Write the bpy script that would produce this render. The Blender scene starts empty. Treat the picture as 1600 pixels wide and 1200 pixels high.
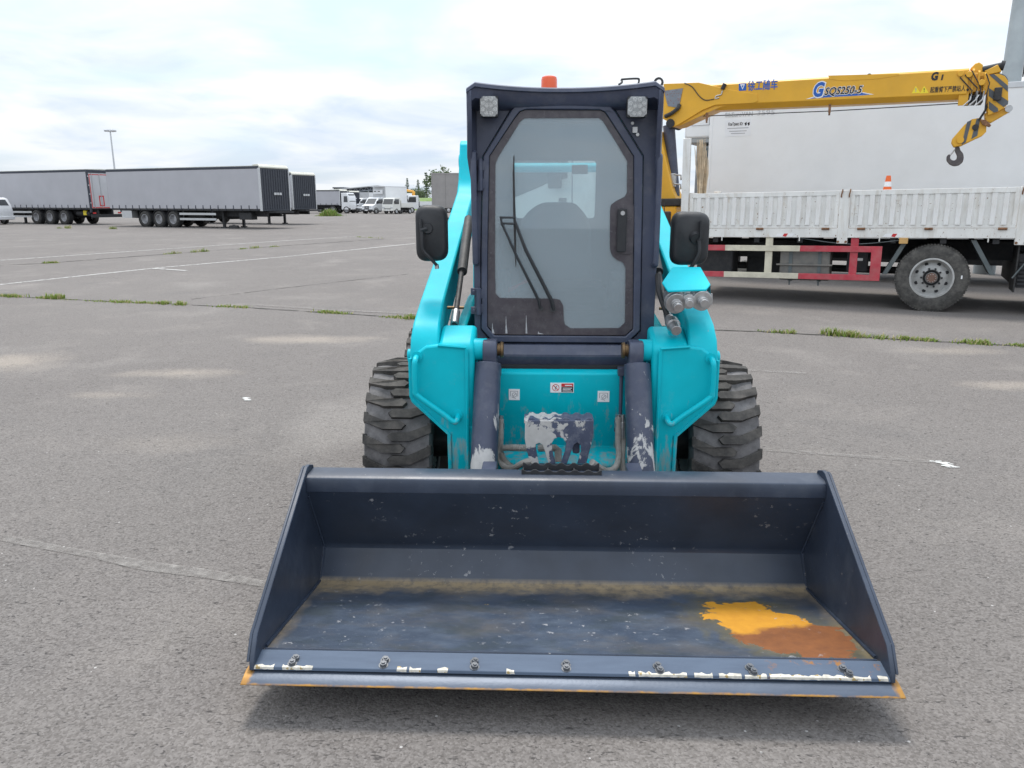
import bpy, bmesh, math, random
from mathutils import Vector, Matrix
rnd = random.Random(11)
R = math.radians
scene = bpy.context.scene
C = scene.collection

# ------------------------------------------------------------------ camera, world, sun, exposure
CAM_H, PITCH, FPX = 1.6, R(13.37), 1200.0          # focal length in pixels of a 1600 px wide picture
cam_d = bpy.data.cameras.new('camera')
cam_d.sensor_width = 36.0
cam_d.lens = 36.0 * FPX / 1600.0
cam_d.clip_start, cam_d.clip_end = 0.05, 5000
cam = bpy.data.objects.new('camera', cam_d)
C.objects.link(cam)
cam.location = (0, 0, CAM_H)
cam.rotation_euler = (R(90) - PITCH, 0, 0)
scene.camera = cam
scene.render.resolution_x, scene.render.resolution_y = 1024, 768

SUN_EL, SUN_AZ = R(69), R(-12)                     # azimuth measured from +Y towards +X
world = bpy.data.worlds.new('World')
scene.world = world
world.use_nodes = True
wn, wl = world.node_tree.nodes, world.node_tree.links
wn.clear()
w_out = wn.new('ShaderNodeOutputWorld')
w_bg = wn.new('ShaderNodeBackground')
w_bg.inputs['Strength'].default_value = 0.10
sky = wn.new('ShaderNodeTexSky')
sky.sky_type = 'NISHITA'
sky.sun_disc = False
sky.sun_elevation, sky.sun_rotation = SUN_EL, SUN_AZ
sky.air_density, sky.dust_density, sky.ozone_density = 1.0, 2.0, 1.2
tc = wn.new('ShaderNodeTexCoord')
sep = wn.new('ShaderNodeSeparateXYZ')
wl.new(tc.outputs['Generated'], sep.inputs[0])
def wmath(op, a, b=None):
    n = wn.new('ShaderNodeMath'); n.operation = op
    for i, v in enumerate((a, b)):
        if v is None: continue
        if isinstance(v, (int, float)): n.inputs[i].default_value = v
        else: wl.new(v, n.inputs[i])
    return n.outputs[0]
# a cloud sheet: direction projected on a flat layer overhead
zz = wmath('ADD', wmath('MAXIMUM', sep.outputs['Z'], 0.0), 0.16)
comb = wn.new('ShaderNodeCombineXYZ')
wl.new(wmath('DIVIDE', sep.outputs['X'], zz), comb.inputs[0])
wl.new(wmath('DIVIDE', sep.outputs['Y'], zz), comb.inputs[1])
comb.inputs[2].default_value = 3.7
cn = wn.new('ShaderNodeTexNoise')
cn.inputs['Scale'].default_value = 1.15
cn.inputs['Detail'].default_value = 9
cn.inputs['Roughness'].default_value = 0.52
cn.inputs['Distortion'].default_value = 0.35
wl.new(comb.outputs[0], cn.inputs['Vector'])
cr = wn.new('ShaderNodeValToRGB')
cr.color_ramp.elements[0].position = 0.30
cr.color_ramp.elements[0].color = (0, 0, 0, 1)
cr.color_ramp.elements[1].position = 0.52
cr.color_ramp.elements[1].color = (1, 1, 1, 1)
wl.new(cn.outputs['Fac'], cr.inputs[0])
# shading inside the cloud layer
cn2 = wn.new('ShaderNodeTexNoise')
cn2.inputs['Scale'].default_value = 1.8
cn2.inputs['Detail'].default_value = 7
cn2.inputs['Roughness'].default_value = 0.52
cn2.inputs['Distortion'].default_value = 0.4
wl.new(comb.outputs[0], cn2.inputs['Vector'])
cr2 = wn.new('ShaderNodeValToRGB')
cr2.color_ramp.elements[0].position = 0.34
cr2.color_ramp.elements[0].color = (4.0, 4.6, 5.4, 1)
cr2.color_ramp.elements[1].position = 0.58
cr2.color_ramp.elements[1].color = (5.55, 5.75, 5.95, 1)
wl.new(cn2.outputs['Fac'], cr2.inputs[0])
# thin high veil over the blue
veil = wn.new('ShaderNodeMixRGB')
veil.inputs[0].default_value = 0.62
veil.inputs[2].default_value = (4.2, 5.15, 6.3, 1)
wl.new(sky.outputs[0], veil.inputs[1])
mixc = wn.new('ShaderNodeMixRGB')
wl.new(cr.outputs[0], mixc.inputs[0])
wl.new(veil.outputs[0], mixc.inputs[1])
wl.new(cr2.outputs[0], mixc.inputs[2])
# an overcast sky brightens evenly from the horizon to the zenith
grad = wmath('ADD', wmath('MULTIPLY', wmath('MAXIMUM', sep.outputs['Z'], 0.0), 1.05), 0.93)
gmul = wn.new('ShaderNodeVectorMath'); gmul.operation = 'SCALE'
wl.new(mixc.outputs[0], gmul.inputs[0]); wl.new(grad, gmul.inputs['Scale'])
wl.new(gmul.outputs[0], w_bg.inputs['Color'])
wl.new(w_bg.outputs[0], w_out.inputs['Surface'])

sun_d = bpy.data.lights.new('sun', 'SUN')
sun_d.energy = 1.5
sun_d.angle = R(14)
sun_d.color = (1.0, 0.95, 0.88)
sun = bpy.data.objects.new('sun', sun_d)
C.objects.link(sun)
to_sun = Vector((math.sin(SUN_AZ) * math.cos(SUN_EL), math.cos(SUN_AZ) * math.cos(SUN_EL), math.sin(SUN_EL)))
sun.rotation_euler = to_sun.to_track_quat('Z', 'Y').to_euler()
sun.location = (0, 0, 30)

vs = scene.view_settings
vs.view_transform = 'Standard'
vs.look = 'None'
vs.exposure = 0.84
vs.gamma = 1.0
vs.use_curve_mapping = False
scene.render.engine = 'CYCLES'

# ------------------------------------------------------------------ photo pixel -> place
def ray(px, py):
    v = py - 600
    return Vector((px - 800, FPX * math.cos(PITCH) - v * math.sin(PITCH), -(FPX * math.sin(PITCH) + v * math.cos(PITCH))))
def ground(px, py, z=0.0):
    d = ray(px, py); t = (z - CAM_H) / d.z
    return Vector((d.x * t, d.y * t, z))
def at_depth(px, py, Y):
    d = ray(px, py); t = Y / d.y
    return Vector((d.x * t, Y, CAM_H + d.z * t))
class Frame:
    """a thing's own axes: where a line of sight meets one of its planes"""
    def __init__(s, loc, yaw, pitch=0.0):
        s.loc = Vector(loc); s.rot = (0, pitch, yaw)
        s.m = Matrix.Translation(s.loc) @ Matrix.Rotation(yaw, 4, 'Z') @ Matrix.Rotation(pitch, 4, 'Y')
        s.i = s.m.inverted()
    def hit(s, px, py, axis, val):
        o = s.i @ Vector((0, 0, CAM_H)); d = s.i.to_3x3() @ ray(px, py)
        return o + d * ((val - o[axis]) / d[axis])
    def xz(s, px, py, y):
        h = s.hit(px, py, 1, y); return (h.x, h.z)
    def poly(s, pts, y):
        return [s.xz(a, b, y) for a, b in pts]

# ------------------------------------------------------------------ mesh helpers
def frame_axes(d):
    d = d.normalized()
    a = Vector((0, 0, 1)) if abs(d.z) < 0.9 else Vector((1, 0, 0))
    u = d.cross(a).normalized(); return u, d.cross(u).normalized()
class MB:
    def __init__(s): s.v = []; s.f = []
    def add(s, vs, fs):
        k = len(s.v); s.v += [tuple(p) for p in vs]; s.f += [[i + k for i in f] for f in fs]; return s
    def box(s, x0, x1, y0, y1, z0, z1, m=None):
        p = [(x, y, z) for x in (x0, x1) for y in (y0, y1) for z in (z0, z1)]
        if m is not None: p = [m @ Vector(q) for q in p]
        return s.add(p, [(0, 1, 3, 2), (4, 6, 7, 5), (0, 4, 5, 1), (2, 3, 7, 6), (0, 2, 6, 4), (1, 5, 7, 3)])
    def prism(s, poly, a0, a1, axis='y', poly2=None):
        n = len(poly); q = poly2 or poly
        def mk(p, a):
            return {'x': (a, p[0], p[1]), 'y': (p[0], a, p[1]), 'z': (p[0], p[1], a)}[axis]
        vs = [mk(p, a0) for p in poly] + [mk(p, a1) for p in q]
        fs = [list(range(n)), list(range(2 * n - 1, n - 1, -1))] + [[i, (i + 1) % n, n + (i + 1) % n, n + i] for i in range(n)]
        return s.add(vs, fs)
    def tube(s, pts, r, n=10, caps=True, closed=False):
        pts = [Vector(p) for p in pts]; m = len(pts)
        rs = r if isinstance(r, (list, tuple)) else [r] * m
        base = len(s.v); prev = None
        for i, p in enumerate(pts):
            if closed: d = pts[(i + 1) % m] - pts[i - 1]
            else: d = pts[min(i + 1, m - 1)] - pts[max(i - 1, 0)]
            d.normalize()
            if prev is None: u, w = frame_axes(d)
            else:
                u = (prev - d * prev.dot(d)).normalized(); w = d.cross(u)
            prev = u
            for k in range(n):
                a = 2 * math.pi * k / n
                s.v.append(tuple(p + (u * math.cos(a) + w * math.sin(a)) * rs[i]))
        for i in range(m if closed else m - 1):
            for k in range(n):
                a = base + i * n; b = base + ((i + 1) % m) * n
                s.f.append([a + k, a + (k + 1) % n, b + (k + 1) % n, b + k])
        if caps and not closed:
            s.f.append([base + k for k in range(n)][::-1]); s.f.append([base + (m - 1) * n + k for k in range(n)])
        return s
    def cyl(s, p0, p1, r0, r1=None, n=16):
        return s.tube([p0, p1], [r0, r0 if r1 is None else r1], n)
    def lathe(s, prof, o, axis, n=32, close=True):
        """prof: (radius, distance along axis); closed loop of the profile when close"""
        o = Vector(o); ax = Vector(axis).normalized(); u, w = frame_axes(ax); base = len(s.v); m = len(prof)
        for k in range(n):
            a = 2 * math.pi * k / n
            for r, h in prof:
                s.v.append(tuple(o + ax * h + (u * math.cos(a) + w * math.sin(a)) * r))
        for k in range(n):
            for j in range(m if close else m - 1):
                j2 = (j + 1) % m; k2 = (k + 1) % n
                s.f.append([base + k * m + j, base + k * m + j2, base + k2 * m + j2, base + k2 * m + j])
        return s
    def loft(s, secs):
        n = len(secs[0]); base = len(s.v)
        for q in secs: s.v += [tuple(p) for p in q]
        for i in range(len(secs) - 1):
            for k in range(n):
                a = base + i * n; b = a + n
                s.f.append([a + k, a + (k + 1) % n, b + (k + 1) % n, b + k])
        s.f.append([base + k for k in range(n)][::-1]); s.f.append([base + (len(secs) - 1) * n + k for k in range(n)])
        return s
    def mesh(s, name, mat, ang=35):
        me = bpy.data.meshes.new(name)
        me.from_pydata(s.v, [], s.f)
        return finish(me, mat, ang)
    def build(s, name, mat, parent=None, bev=0.0, ang=35, seg=2):
        return obj(name, s.mesh(name, mat, ang), parent, bev, seg)
def finish(me, mat, ang=35):
    bm = bmesh.new(); bm.from_mesh(me)
    bmesh.ops.remove_doubles(bm, verts=bm.verts, dist=1e-6)
    bmesh.ops.recalc_face_normals(bm, faces=bm.faces)
    bm.to_mesh(me); bm.free()
    for p in me.polygons: p.use_smooth = True
    me.set_sharp_from_angle(angle=R(ang))
    me.materials.append(mat); me.update()
    return me
def obj(name, me, parent=None, bev=0.0, seg=2):
    o = bpy.data.objects.new(name, me); C.objects.link(o)
    if parent is not None: o.parent = parent
    if bev > 0:
        b = o.modifiers.new('bevel', 'BEVEL'); b.width = bev; b.segments = seg; b.limit_method = 'ANGLE'; b.angle_limit = R(40)
        b.harden_normals = False
    return o
def holed(name, outer, holes, y0, y1, mat, parent=None, bev=0.0, axis='y'):
    """flat plate with holes, outline in (x, z), between y0 and y1 (or (y, z) between x0 and x1)"""
    cu = bpy.data.curves.new('outline', 'CURVE'); cu.dimensions = '2D'; cu.fill_mode = 'BOTH'; cu.extrude = abs(y1 - y0) / 2
    for lp in [outer] + list(holes):
        sp = cu.splines.new('POLY'); sp.points.add(len(lp) - 1); sp.use_cyclic_u = True
        for p, q in zip(sp.points, lp): p.co = (q[0], q[1], 0, 1)
    t = bpy.data.objects.new('outline', cu); C.objects.link(t)
    bpy.context.view_layer.update()
    me = bpy.data.meshes.new_from_object(t.evaluated_get(bpy.context.evaluated_depsgraph_get()))
    bpy.data.objects.remove(t); bpy.data.curves.remove(cu)
    ym = (y0 + y1) / 2
    for v in me.vertices:
        x, z, h = v.co
        v.co = (x, ym - h, z) if axis == 'y' else (ym + h, x, z)
    me.name = name; me.materials.clear()
    bm = bmesh.new(); bm.from_mesh(me); bmesh.ops.remove_doubles(bm, verts=bm.verts, dist=1e-5); bm.to_mesh(me); bm.free()
    return obj(name, finish(me, mat, 30), parent, bev)
def lettering(body, size, mat, parent, loc, tilt=0.0, shear=0.0, bold=0.0, thick=0.0015, width=None, name='lettering', spacing=1.0, rz=0.0):
    cu = bpy.data.curves.new('t', 'FONT'); cu.body = body; cu.size = size; cu.shear = shear; cu.offset = bold; cu.extrude = thick
    cu.space_character = spacing; cu.resolution_u = 3
    t = bpy.data.objects.new('t', cu); C.objects.link(t); bpy.context.view_layer.update()
    me = bpy.data.meshes.new_from_object(t.evaluated_get(bpy.context.evaluated_depsgraph_get()))
    bpy.data.objects.remove(t); bpy.data.curves.remove(cu)
    if len(me.vertices) and width:
        xs = [v.co.x for v in me.vertices]; k = width / (max(xs) - min(xs))
        for v in me.vertices: v.co.x = (v.co.x - min(xs)) * k
    m = Matrix.Translation(Vector(loc)) @ Matrix.Rotation(rz, 4, 'Z') @ Matrix.Rotation(tilt, 4, 'Y') @ Matrix.Rotation(R(90), 4, 'X')
    me.transform(m)
    me.materials.clear(); me.materials.append(mat); me.name = name
    return obj(name, me, parent)
def thing(name, label, cat, loc=(0, 0, 0), rot=(0, 0, 0), group=None):
    o = bpy.data.objects.new(name, None); C.objects.link(o)
    o.empty_display_size = 0.3; o.location = loc; o.rotation_euler = rot
    return tag(o, label, cat, group)
def tag(o, label=None, cat=None, group=None, kind=None):
    for k, v in (('label', label), ('category', cat), ('group', group), ('kind', kind)):
        if v: o[k] = v
    return o
def arc(cx, cz, r, a0, a1, n):
    return [(cx + r * math.cos(R(a0 + (a1 - a0) * i / n)), cz + r * math.sin(R(a0 + (a1 - a0) * i / n))) for i in range(n + 1)]
def rounded(poly, r, n=4):
    """round the corners of a 2-D polygon"""
    out = []; m = len(poly)
    for i in range(m):
        p = Vector(poly[i]); a = Vector(poly[i - 1]) - p; b = Vector(poly[(i + 1) % m]) - p
        rr = min(r, a.length * .45, b.length * .45); a.normalize(); b.normalize()
        s, e = p + a * rr, p + b * rr
        for k in range(n + 1):
            t = k / n; out.append(tuple(s.lerp(p, t).lerp(p.lerp(e, t), t)))
    return out
def smooth_path(pts, k=6):
    pts = [Vector(p) for p in pts]; out = []
    for i in range(len(pts) - 1):
        p0 = pts[max(i - 1, 0)]; p1 = pts[i]; p2 = pts[i + 1]; p3 = pts[min(i + 2, len(pts) - 1)]
        for j in range(k):
            t = j / k
            out.append(0.5 * ((2 * p1) + (-p0 + p2) * t + (2 * p0 - 5 * p1 + 4 * p2 - p3) * t * t + (-p0 + 3 * p1 - 3 * p2 + p3) * t ** 3))
    out.append(pts[-1]); return out

# ------------------------------------------------------------------ materials
class NT:
    """small node-graph helper"""
    def __init__(s, name):
        s.mat = bpy.data.materials.new(name); s.mat.use_nodes = True
        s.t = s.mat.node_tree; s.t.nodes.clear()
        s.out = s.t.nodes.new('ShaderNodeOutputMaterial')
        s.tc = s.t.nodes.new('ShaderNodeTexCoord'); s.co = s.tc.outputs['Object']
        s.sp = None
    def node(s, typ, ins=None, **kw):
        n = s.t.nodes.new(typ)
        for k, v in kw.items(): setattr(n, k, v)
        for k, v in (ins or {}).items():
            if hasattr(v, 'is_output') or isinstance(v, bpy.types.NodeSocket): s.t.links.new(v, n.inputs[k])
            else: n.inputs[k].default_value = v
        return n
    def xyz(s):
        if s.sp is None: s.sp = s.node('ShaderNodeSeparateXYZ', {0: s.co})
        return s.sp.outputs
    def math(s, op, a, b=0.0, c=0.0, clamp=False):
        return s.node('ShaderNodeMath', {0: a, 1: b, 2: c}, operation=op, use_clamp=clamp).outputs[0]
    def noise(s, scale, detail=4, rough=0.55, vec=None, dist=0.0):
        return s.node('ShaderNodeTexNoise', {'Vector': vec or s.co, 'Scale': scale, 'Detail': detail, 'Roughness': rough, 'Distortion': dist}).outputs['Fac']
    def mapped(s, scale, loc=(0, 0, 0)):
        return s.node('ShaderNodeMapping', {'Vector': s.co, 'Scale': scale, 'Location': loc}).outputs[0]
    def step(s, v, lo, hi):
        return s.node('ShaderNodeMapRange', {'Value': v, 'From Min': lo, 'From Max': hi}, clamp=True).outputs[0]
    def mix(s, f, a, b):
        f2 = lambda c: c if isinstance(c, bpy.types.NodeSocket) else (c[0], c[1], c[2], 1)
        return s.node('ShaderNodeMixRGB', {0: f, 1: f2(a), 2: f2(b)}).outputs[0]
    def bump(s, h, strength=0.3, dist=0.01, normal=None):
        ins = {'Height': h, 'Strength': strength, 'Distance': dist}
        if normal is not None: ins['Normal'] = normal
        return s.node('ShaderNodeBump', ins).outputs[0]
    def bsdf(s, col, rough=0.5, metal=0.0, normal=None, spec=0.5, coat=0.0):
        ins = {'Base Color': col if isinstance(col, bpy.types.NodeSocket) else (*col[:3], 1), 'Roughness': rough, 'Metallic': metal, 'Specular IOR Level': spec, 'Coat Weight': coat}
        if normal is not None: ins['Normal'] = normal
        return s.node('ShaderNodeBsdfPrincipled', ins).outputs[0]
    def end(s, sh):
        s.t.links.new(sh, s.out.inputs['Surface']); return s.mat
def mul(c, k): return tuple(min(1, x * k) for x in c)
def paint(name, col, rough=0.4, metal=0.0, var=0.12, vs=6.0, dust=0.0, dustcol=(.30, .27, .23), bump=0.0, bs=60.0, coat=0.0, chips=0.0, chipcol=(.25, .12, .06), spec=0.5):
    n = NT(name)
    c = n.mix(n.step(n.noise(vs, 5), .3, .7), mul(col, 1 - var), mul(col, 1 + var))
    if dust:
        d = n.math('MULTIPLY', n.step(n.noise(vs * 1.7, 6, .65), .42, .72), dust)
        c = n.mix(d, c, dustcol)
    if chips:
        d = n.step(n.noise(38, 4, .6), .70 - chips, .72 - chips)
        c = n.mix(d, c, chipcol)
    r = n.math('ADD', n.math('MULTIPLY', n.noise(vs * 3, 3), .18), rough - .09)
    nm = n.bump(n.noise(bs, 4), bump, .004) if bump else None
    return n.end(n.bsdf(c, r, metal, nm, spec, coat))

# ------------------------------------------------------------------ shared materials
TEAL = (.0, .34, .37)
NAVY = (.050, .060, .098)
def teal_paint():
    n = NT('teal_paint')
    c = n.mix(n.step(n.noise(5, 5), .3, .7), (.0, .42, .50), (.0, .50, .59))
    # dried mud low down, streaked downwards
    streak = n.noise(1.0, 6, .65, n.mapped((26, 26, 7)))
    low = n.step(n.xyz()[2], .80, .36)
    front = n.step(n.xyz()[1], 1.7, 1.4)
    m = n.step(n.math('ADD', streak, n.math('MULTIPLY', n.math('MULTIPLY', low, front), .24)), .645, .77)
    c = n.mix(n.math('MULTIPLY', m, .62), c, (.33, .31, .28))
    dd = n.math('MULTIPLY', n.step(n.noise(16, 7, .7), .56, .85), .16)
    c = n.mix(dd, c, (.25, .40, .42))
    r = n.math('ADD', n.math('MULTIPLY', m, .35), n.math('ADD', n.math('MULTIPLY', n.noise(9), .2), .36))
    return n.end(n.bsdf(c, r, 0, n.bump(n.noise(120, 3), .05, .002), .22, 0))
M = {}
M['teal'] = teal_paint()
def navy_paint(name, splash=0.0, zlo=.25, zhi=.9):
    n = NT(name)
    c = n.mix(n.step(n.noise(6, 5), .3, .7), mul(NAVY, .85), mul(NAVY, 1.2))
    d = n.math('MULTIPLY', n.step(n.noise(14, 7, .7), .48, .8), .30)
    c = n.mix(d, c, (.22, .22, .23))
    r = n.math('ADD', n.math('MULTIPLY', n.noise(11), .2), .30)
    nm = n.bump(n.noise(140, 3), .06, .002)
    if splash:
        s = n.noise(13, 7, .68, n.mapped((1, 1, .55), (3.1, .4, 0)), .6)
        g = n.step(n.xyz()[2], zhi, zlo)
        m = n.step(n.math('ADD', s, n.math('MULTIPLY', g, splash)), .66, .70)
        c = n.mix(m, c, n.mix(n.noise(40), (.42, .41, .40), (.58, .57, .55)))
        r = n.math('ADD', r, n.math('MULTIPLY', m, .4))
        nm = n.bump(n.math('ADD', n.math('MULTIPLY', n.noise(60, 4), .3), m), .35, .004)
    return n.end(n.bsdf(c, r, 0, nm, .5))
M['navy'] = navy_paint('navy_paint')
M['navy_splash'] = navy_paint('navy_paint_cement', .18, .45, .85)
def step_mat():
    n = NT('step_cement')
    c = n.mix(n.step(n.noise(6, 5), .3, .7), mul(NAVY, .9), mul(NAVY, 1.5))
    c = n.mix(n.math('MULTIPLY', n.step(n.noise(30, 6, .7), .5, .75), .45), c, (.26, .27, .30))
    side_ = n.step(n.xyz()[0], .03, -.08)
    s = n.noise(17, 6, .62, n.mapped((1, 1, .8), (1.3, 0, 2)), .4)
    m = n.step(n.math('ADD', s, n.math('MULTIPLY', side_, .20)), .60, .63)
    c = n.mix(m, c, n.mix(n.noise(40), (.38, .37, .355), (.55, .54, .52)))
    return n.end(n.bsdf(c, .6, 0, n.bump(n.math('ADD', n.math('MULTIPLY', n.noise(60, 4), .3), m), .35, .004)))
M['step'] = step_mat()
M['bolt'] = paint('bolt_steel', (.13, .14, .155), .45, .4, vs=40, dust=.5, dustcol=(.12, .11, .10))
M['black'] = paint('black_plastic', (.018, .019, .022), .55, bump=.15, bs=220, dust=.15, dustcol=(.12, .12, .12))
M['rubber_hose'] = paint('hose_rubber', (.30, .285, .26), .7, dust=.7, dustcol=(.46, .43, .39), vs=20)
M['dark_rubber'] = paint('dark_rubber', (.02, .02, .021), .6, dust=.3, dustcol=(.12, .11, .10), vs=12)
M['steel'] = paint('zinc_steel', (.50, .50, .50), .35, .9, vs=30, dust=.3, dustcol=(.2, .19, .18))
M['bronze'] = paint('greasy_pin', (.17, .11, .055), .45, .7, vs=40)
M['dark_steel'] = paint('dark_steel', (.045, .047, .05), .5, .4, dust=.3, dustcol=(.14, .13, .12))
M['alu'] = paint('aluminium_trim', (.55, .56, .57), .35, .6, var=.06)
M['shadow_black'] = paint('interior_black', (.02, .02, .022), .8)
M['seat'] = paint('seat_vinyl', (.035, .036, .04), .6, bump=.1)
M['orange'] = paint('beacon_orange', (.85, .10, .012), .25, coat=.5, var=.05)
M['white_print'] = paint('white_print', (.80, .80, .80), .5, var=.03)
M['black_print'] = paint('black_print', (.015, .015, .018), .5, var=.03)
M['red_print'] = paint('red_print', (.55, .03, .03), .5, var=.03)
M['blue_print'] = paint('blue_print', (.012, .10, .42), .4, var=.05)
M['yellow_print'] = paint('yellow_print', (.85, .68, .03), .5, var=.05)
M['grey_print'] = paint('grey_print', (.36, .36, .38), .6, var=.1)

def tyre_mat(name, base=(.042, .040, .038), dusty=.55, dustcol=(.20, .18, .16)):
    n = NT(name)
    c = n.mix(n.step(n.noise(7, 6), .3, .7), mul(base, .75), mul(base, 1.3))
    # pale mud kept in the recesses of the tread (by distance from the axle would need radius; noise does)
    d = n.math('MULTIPLY', n.step(n.noise(11, 7, .7), .40, .72), dusty)
    c = n.mix(d, c, dustcol)
    return n.end(n.bsdf(c, .78, 0, n.bump(n.noise(90, 5, .6), .35, .003), .3))
M['tyre'] = tyre_mat('loader_tyre')
M['groove'] = tyre_mat('loader_tyre_groove', (.10, .095, .095), .7, (.26, .25, .25))
M['truck_tyre'] = tyre_mat('truck_tyre', (.055, .053, .05), .7, (.17, .16, .145))
M['far_tyre'] = tyre_mat('far_tyre', (.03, .03, .03), .3)

def glass(name, tint, film, film_col, rough=.02):
    n = NT(name)
    tr = n.node('ShaderNodeBsdfTransparent', {'Color': (*tint, 1)}).outputs[0]
    gl = n.node('ShaderNodeBsdfGlossy', {'Color': (1, 1, 1, 1), 'Roughness': rough}).outputs[0]
    df = n.node('ShaderNodeBsdfDiffuse', {'Color': (*film_col, 1)}).outputs[0]
    fr = n.node('ShaderNodeFresnel', {'IOR': 1.5}).outputs[0]
    dust = n.math('ADD', n.math('MULTIPLY', n.step(n.noise(2.2, 3, .5), .25, .8), film * .25), film * .88)  # film share: dust, and on the door glass painted sky haze too
    a = n.node('ShaderNodeMixShader', {0: dust, 1: tr, 2: df}).outputs[0]
    return n.end(n.node('ShaderNodeMixShader', {0: n.math('MULTIPLY', fr, 1.6, clamp=True), 1: a, 2: gl}).outputs[0])
M['cab_glass'] = glass('dust_and_sky_haze_glass', (.92, .97, .97), .29, (.62, .74, .82))  # pale film paints in the milky sky reflection along with the dust
M['clear_glass'] = glass('clear_cab_glass', (.86, .94, .94), .04, (.5, .55, .58))
M['car_glass'] = glass('car_glass', (.10, .12, .13), .12, (.3, .33, .36))
M['clear_lens'] = glass('lamp_lens', (.95, .95, .95), .06, (.7, .7, .7))

# ------------------------------------------------------------------ ground
def asphalt():
    n = NT('worn_asphalt')
    big = n.noise(.22, 5, .6)
    mid = n.noise(1.3, 6, .62, None, .4)
    c = n.mix(n.step(big, .3, .7), (.140, .124, .113), (.186, .167, .152))
    c = n.mix(n.math('MULTIPLY', n.step(mid, .53, .74), .6), c, (.268, .240, .214))      # pale worn patches
    c = n.mix(n.math('MULTIPLY', n.step(n.noise(.8, 5, .6, n.mapped((1, 1, 1), (9, 4, 0))), .56, .75), .45), c, (.105, .098, .094))
    st = n.noise(.55, 4, .5, n.mapped((1, .8, 1), (31, 7, 0)), .2)
    c = n.mix(n.math('MULTIPLY', n.step(st, .58, .72), .6), c, (.29, .265, .24))
    # dusty pale patches where puddles dried
    warp = n.math('MULTIPLY', n.math('SUBTRACT', n.noise(1.6, 5, .6), .5), 1.7)
    for (px, py, rx, ry, k) in ((10, 566, .70, .6, .95), (480, 530, .85, .36, .95), (285, 583, .62, .26, .9), (175, 617, .42, .16, .55), (655, 640, .30, .20, .5), (1080, 640, .5, .3, .3), (1490, 548, .7, .30, .6), (1580, 602, .5, .22, .7), (900, 560, .9, .4, .3), (250, 690, .6, .25, .25)):
        g_ = ground(px, py)
        e = n.node('ShaderNodeVectorMath', {0: n.co, 1: (g_.x, g_.y, 0)}, operation='SUBTRACT').outputs[0]
        e = n.node('ShaderNodeVectorMath', {0: e, 1: (1 / rx, 1 / ry, 0)}, operation='MULTIPLY').outputs[0]
        L_ = n.node('ShaderNodeVectorMath', {0: e}, operation='LENGTH').outputs['Value']
        c = n.mix(n.math('MULTIPLY', n.step(n.math('ADD', L_, warp), 1.05, .15), k), c, (.36, .31, .255))
    agg = n.node('ShaderNodeTexVoronoi', {'Vector': n.co, 'Scale': 130.0}).outputs
    ag = n.node('ShaderNodeSeparateColor', {0: agg['Color']}).outputs
    c = n.mix(.44, c, n.mix(ag[0], mul((.15, .14, .135), .4), (.25, .235, .225)))
    # single pale chippings and dark pits
    v2 = n.node('ShaderNodeTexVoronoi', {'Vector': n.co, 'Scale': 42.0}).outputs
    a2 = n.node('ShaderNodeSeparateColor', {0: v2['Color']}).outputs
    spot = n.math('MULTIPLY', n.math('GREATER_THAN', a2[1], .97), n.math('LESS_THAN', v2['Distance'], n.math('MULTIPLY', a2[2], .20)))
    c = n.mix(spot, c, (.40, .385, .37))
    pit = n.step(n.noise(55, 3, .5, n.mapped((.6, 1.4, 1)), 1.2), .615, .68)
    c = n.mix(n.math('MULTIPLY', pit, .8), c, (.045, .041, .04))
    h = n.math('ADD', n.math('MULTIPLY', n.noise(160, 3, .6), .5), n.math('SUBTRACT', n.math('MULTIPLY', agg['Distance'], -.6), n.math('MULTIPLY', pit, .9)))
    h = n.math('ADD', h, n.math('MULTIPLY', n.noise(18, 4, .6), .6))
    return n.end(n.bsdf(c, .88, 0, n.bump(h, .55, .006), .3))
M['asphalt'] = asphalt()
g = MB().add([(-2500, -40, 0), (2500, -40, 0), (2500, 4000, 0), (-2500, 4000, 0)], [(0, 1, 2, 3)]).build('ground', M['asphalt'])
tag(g, kind='structure')

def worn_line_mat(name, col, lo, hi, sc=9.0):
    n = NT(name)
    w = n.math('ADD', n.math('MULTIPLY', n.noise(sc, 7, .7), .75), n.math('MULTIPLY', n.noise(.35, 3), .25))
    f = n.step(w, lo, hi)
    d = n.bsdf(n.mix(n.noise(60), mul(col, .8), col), .8, 0, None, .3)
    t = n.node('ShaderNodeBsdfTransparent').outputs[0]
    return n.end(n.node('ShaderNodeMixShader', {0: f, 1: t, 2: d}).outputs[0])
M['line'] = worn_line_mat('worn_white_line', (.50, .49, .47), .36, .52)
M['line_faint'] = worn_line_mat('ghost_white_line', (.31, .29, .27), .38, .68, 14)
M['joint'] = worn_line_mat('joint_dirt', (.045, .042, .036), .40, .52, 5)
def strip(name, pts, w, mat, z=.004, wob=.0):
    """a painted line or joint along ground pixels"""
    P = [ground(*p) for p in pts]; vs = []; fs = []
    Q = []
    for i in range(len(P) - 1):
        L_ = (P[i + 1] - P[i]).length; k = max(2, int(L_ / (.25 if wob else 2.0)))
        Q += [P[i].lerp(P[i + 1], j / k) for j in range(k)]
    Q.append(P[-1])
    for i, p in enumerate(Q):
        d = (Q[min(i + 1, len(Q) - 1)] - Q[max(i - 1, 0)]).normalized(); nrm = Vector((-d.y, d.x, 0))
        o = nrm * (rnd.uniform(-wob, wob)); ww = w * (1 + (rnd.uniform(-.5, .5) if wob else 0)) / 2
        vs += [p + o + nrm * ww + Vector((0, 0, z)), p + o - nrm * ww + Vector((0, 0, z))]
    for i in range(len(Q) - 1): fs.append((2 * i, 2 * i + 1, 2 * i + 3, 2 * i + 2))
    o = MB().add(vs, fs).build(name, mat)
    return tag(o, kind='structure')
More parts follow.
